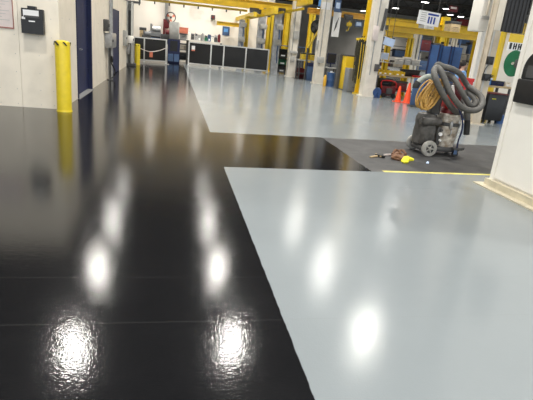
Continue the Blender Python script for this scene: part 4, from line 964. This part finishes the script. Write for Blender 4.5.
# steel tank
tx = 4.605
mb = MB(); mb.lathe([(.14, .14), (.16, .15), (.185, .36), (.195, .50), (.203, .505), (.203, .52), (.19, .525), (.195, .66), (.202, .665), (.202, .69), (.17, .70)], (tx, 7.40, 0), n=36)
mb.build('tank', 'steel', t)
MB().lathe([(.199, .50), (.21, .51), (.21, .555), (.199, .56)], (tx, 7.40, 0), n=36, cap=False).build('clamp_band', 'dgrey', t)
MB().cbox(tx - .08, tx - .03, 7.17, 7.22, .48, .59, .01).cbox(tx + .10, tx + .14, 7.23, 7.28, .48, .59, .01).build('latch', 'galv', t)
MB().tube([(tx - .05, 7.22, .36), (tx - .05, 7.17, .36), (tx - .05, 7.16, .44), (tx - .05, 7.22, .46)], .009, sub=3).build('tank_handle', 'galv', t)
# head with red parts
MB().lathe([(.155, .70), (.15, .76), (.12, .80), (.05, .82)], (tx, 7.40, 0), n=30).build('head', 'maroon', t)
MB().cbox(tx - .16, tx + .10, 7.30, 7.50, .78, .92, .03).build('power_box', 'red', t)
MB().cyl((4.40, 7.40, .66), (4.40, 7.40, 1.28), .02).cyl((4.68, 7.46, .75), (4.68, 7.46, 1.22), .02).bar((4.40, 7.40, 1.24), (4.68, 7.46, 1.2), .035).build('handle', 'dgrey', t)
b1 = V(453.5, 98, 7.3); MB().cyl(b1, b1 + Vector((-.06, 0, .20)), .028, .022).build('bottle', 'paper', t)
b1 = V(449, 99, 7.2); MB().lathe([(.04, 0), (.05, .01), (.05, .07), (.03, .08)], b1, (0.1, -.2, 1), n=16).build('float_cap', 'cone', t)
MB().cbox(tx - .05, tx + .12, 7.32, 7.44, .90, 1.16, .02).build('filter_cover', 'maroon', t)
# yellow cable coil hanging on the left
mb = MB(); rnd = random.Random(3)
c0 = V(430, 94, 7.2)
for k in range(22):
    ry = .285 - .02 * (k % 5) + rnd.uniform(-.012, .012); rx = .105 * abs(math.cos(k * .75)) + .02; tilt = math.radians(-24 + rnd.uniform(-7, 7)); dx = rnd.uniform(-.035, .035); dy = (k - 11) * .008
    pts = []
    for q in range(20):
        a = 2 * math.pi * q / 20; px = rx * math.cos(a); pz = ry * math.sin(a) * .92
        pts.append(c0 + Vector((dx + px * math.cos(tilt) - pz * math.sin(tilt), dy + .02 * math.sin(a * 2 + k), px * math.sin(tilt) + pz * math.cos(tilt))))
    mb.tube(pts, .0135, n=6, closed=True, sub=2)
mb.build('cable_coil', 'cable', t)
MB().bar((4.13, 7.25, .95), (4.52, 7.40, 1.05), .05).build('coil_strap', 'black', t)
MB().cbox(4.20, 4.36, 7.30, 7.46, .68, 1.05, .02).build('switch_box', 'dgrey', t)
# hoses: one long loop of grey hose, corrugated
def hp(L): return [V(u, v, y) for u, v, y in L]
hA = hp([(462, 117, 7.45), (452, 108, 7.10), (445.5, 99, 7.0), (439.5, 88, 6.98), (435.5, 78, 7.0), (434, 71.5, 7.12), (436.5, 67.5, 7.25), (440.5, 70.5, 7.15), (444.5, 79, 7.08), (449, 90, 7.02), (455, 100, 6.98), (462, 107.5, 6.98), (471, 110.5, 7.0), (478.5, 109, 7.08), (482.5, 103, 7.2), (480.5, 96, 7.32), (474, 90.5, 7.42), (467.5, 86, 7.5)])
MB().tube(catmull(hA, 9), .046, n=12, ridge=.09).build('hose', 'hose', t)
hB = hp([(467.5, 86, 7.5), (464, 80, 7.5), (459.5, 73.5, 7.42), (452, 69, 7.35), (443, 66.5, 7.36), (438.5, 64.5, 7.38), (436.5, 67, 7.42), (441, 72.5, 7.45), (449, 75, 7.4), (455, 80, 7.3), (460, 89, 7.22), (465, 98, 7.2), (471, 106, 7.18), (476, 103, 7.3), (472, 96, 7.42), (466, 92, 7.52), (462, 98, 7.45), (465, 108, 7.3), (467.5, 117, 7.22), (466.5, 133, 7.20)])
MB().tube(catmull(hB, 9), .044, n=12, ridge=.09).build('hose', 'hose', t)
hC = hp([(435, 79, 7.06), (430, 76.5, 7.1), (424.5, 77.5, 7.12), (420, 80.5, 7.12), (417.5, 83, 7.12)])
MB().tube(catmull(hC, 5), .040, n=12).build('hose_cuff', 'cuff', t)
MB().tube(catmull(hp([(418.2, 82, 7.12), (416, 85.5, 7.12), (415.5, 88, 7.12)]), 4), .05, n=12).build('hose_nozzle', 'rubber', t)
MB().tube(catmull(hp([(467.3, 120, 7.21), (467.0, 127, 7.2), (466.4, 134.5, 7.2)]), 4), .049, n=12).build('wand_end', 'rubber', t)
MB().tube(hp([(457, 105, 7.25), (462, 118, 7.16), (462, 130, 7.15), (458.5, 140, 7.15), (457, 148, 7.16)]), .013, sub=5).build('power_cord', 'navy', t)

# ------------------------------------------------------------------ litter on the floor
def flat_blob(pts, h, seed=1):
    mb = MB(); n = len(pts); r = random.Random(seed)
    c = Vector((sum(p[0] for p in pts) / n, sum(p[1] for p in pts) / n, 0)); vs = []
    for s_, z in ((1, .002), (1.04, h * .45), (.8, h * .85), (.45, h)):
        for p in pts: q = c + (Vector((p[0], p[1], 0)) - c) * s_; vs.append((q.x, q.y, z * (1 if z < .01 else r.uniform(.75, 1.2))))
    fs = [tuple(range(n - 1, -1, -1)), tuple(range(3 * n, 4 * n))]
    for k in range(3):
        for i in range(n): j = (i + 1) % n; fs.append((k * n + i, k * n + j, k * n + n + j, k * n + n + i))
    return mb.add(vs, fs, True)
def G(u, v): p = fl(u, v); return (p.x, p.y)
t = thing('work_glove', 'crumpled brown leather work glove with yellow cuff on the bare floor strip', 'glove', (*G(397, 158), 0))
flat_blob([G(391, 158.5), G(392, 155.5), G(396, 153.8), G(401, 155), G(404, 157), G(403, 160), G(399, 161), G(394, 160)], .055).build('palm', 'brown', t)
mb = MB()
for a, b, c in (((392, 156), (395, 153.6), (400, 154.2)), ((393, 158), (398, 156.8), (403, 157)), ((391.5, 159.5), (396, 160), (401, 160.8)), ((397, 153), (402, 154), (405.5, 156))):
    mb.tube([(*G(*a), .025), (*G(*b), .06), (*G(*c), .03)], .022, n=8, sub=4)
mb.build('finger', 'brown', t)
flat_blob([G(401, 162), G(402, 158.5), G(407, 157), G(410, 158.5), G(413.5, 159.8), G(413.5, 161), G(409, 161.2), G(408, 163.3), G(404, 163.6)], .045, 4).build('cuff', 'yglove', t)
t = thing('scraper_tool', 'small scraper with pale wooden handle left of the brown glove', 'scraper', (*G(381, 157), 0))
MB().bar((*G(370, 157.8), .012), (*G(377, 157), .016), .03, .018).bar((*G(376, 154.8), .012), (*G(381, 157.8), .02), .03, .018).build('handle', 'wood', t)
MB().bar((*G(376, 156), .02), (*G(384, 158.2), .02), .05, .03).build('head', 'black', t)
MB().bar((*G(384, 156), .02), (*G(391, 155.6), .02), .025, .02).build('pale_stick', 'pinkp', t)
tag(flat_blob([G(426, 163.4), G(427, 162.2), G(429, 162.6), G(428.6, 164)], .02, 2).build('paper_scrap', 'pblue'), 'tiny crumpled pale blue scrap on the bare floor below the vacuum wheel', 'scrap')
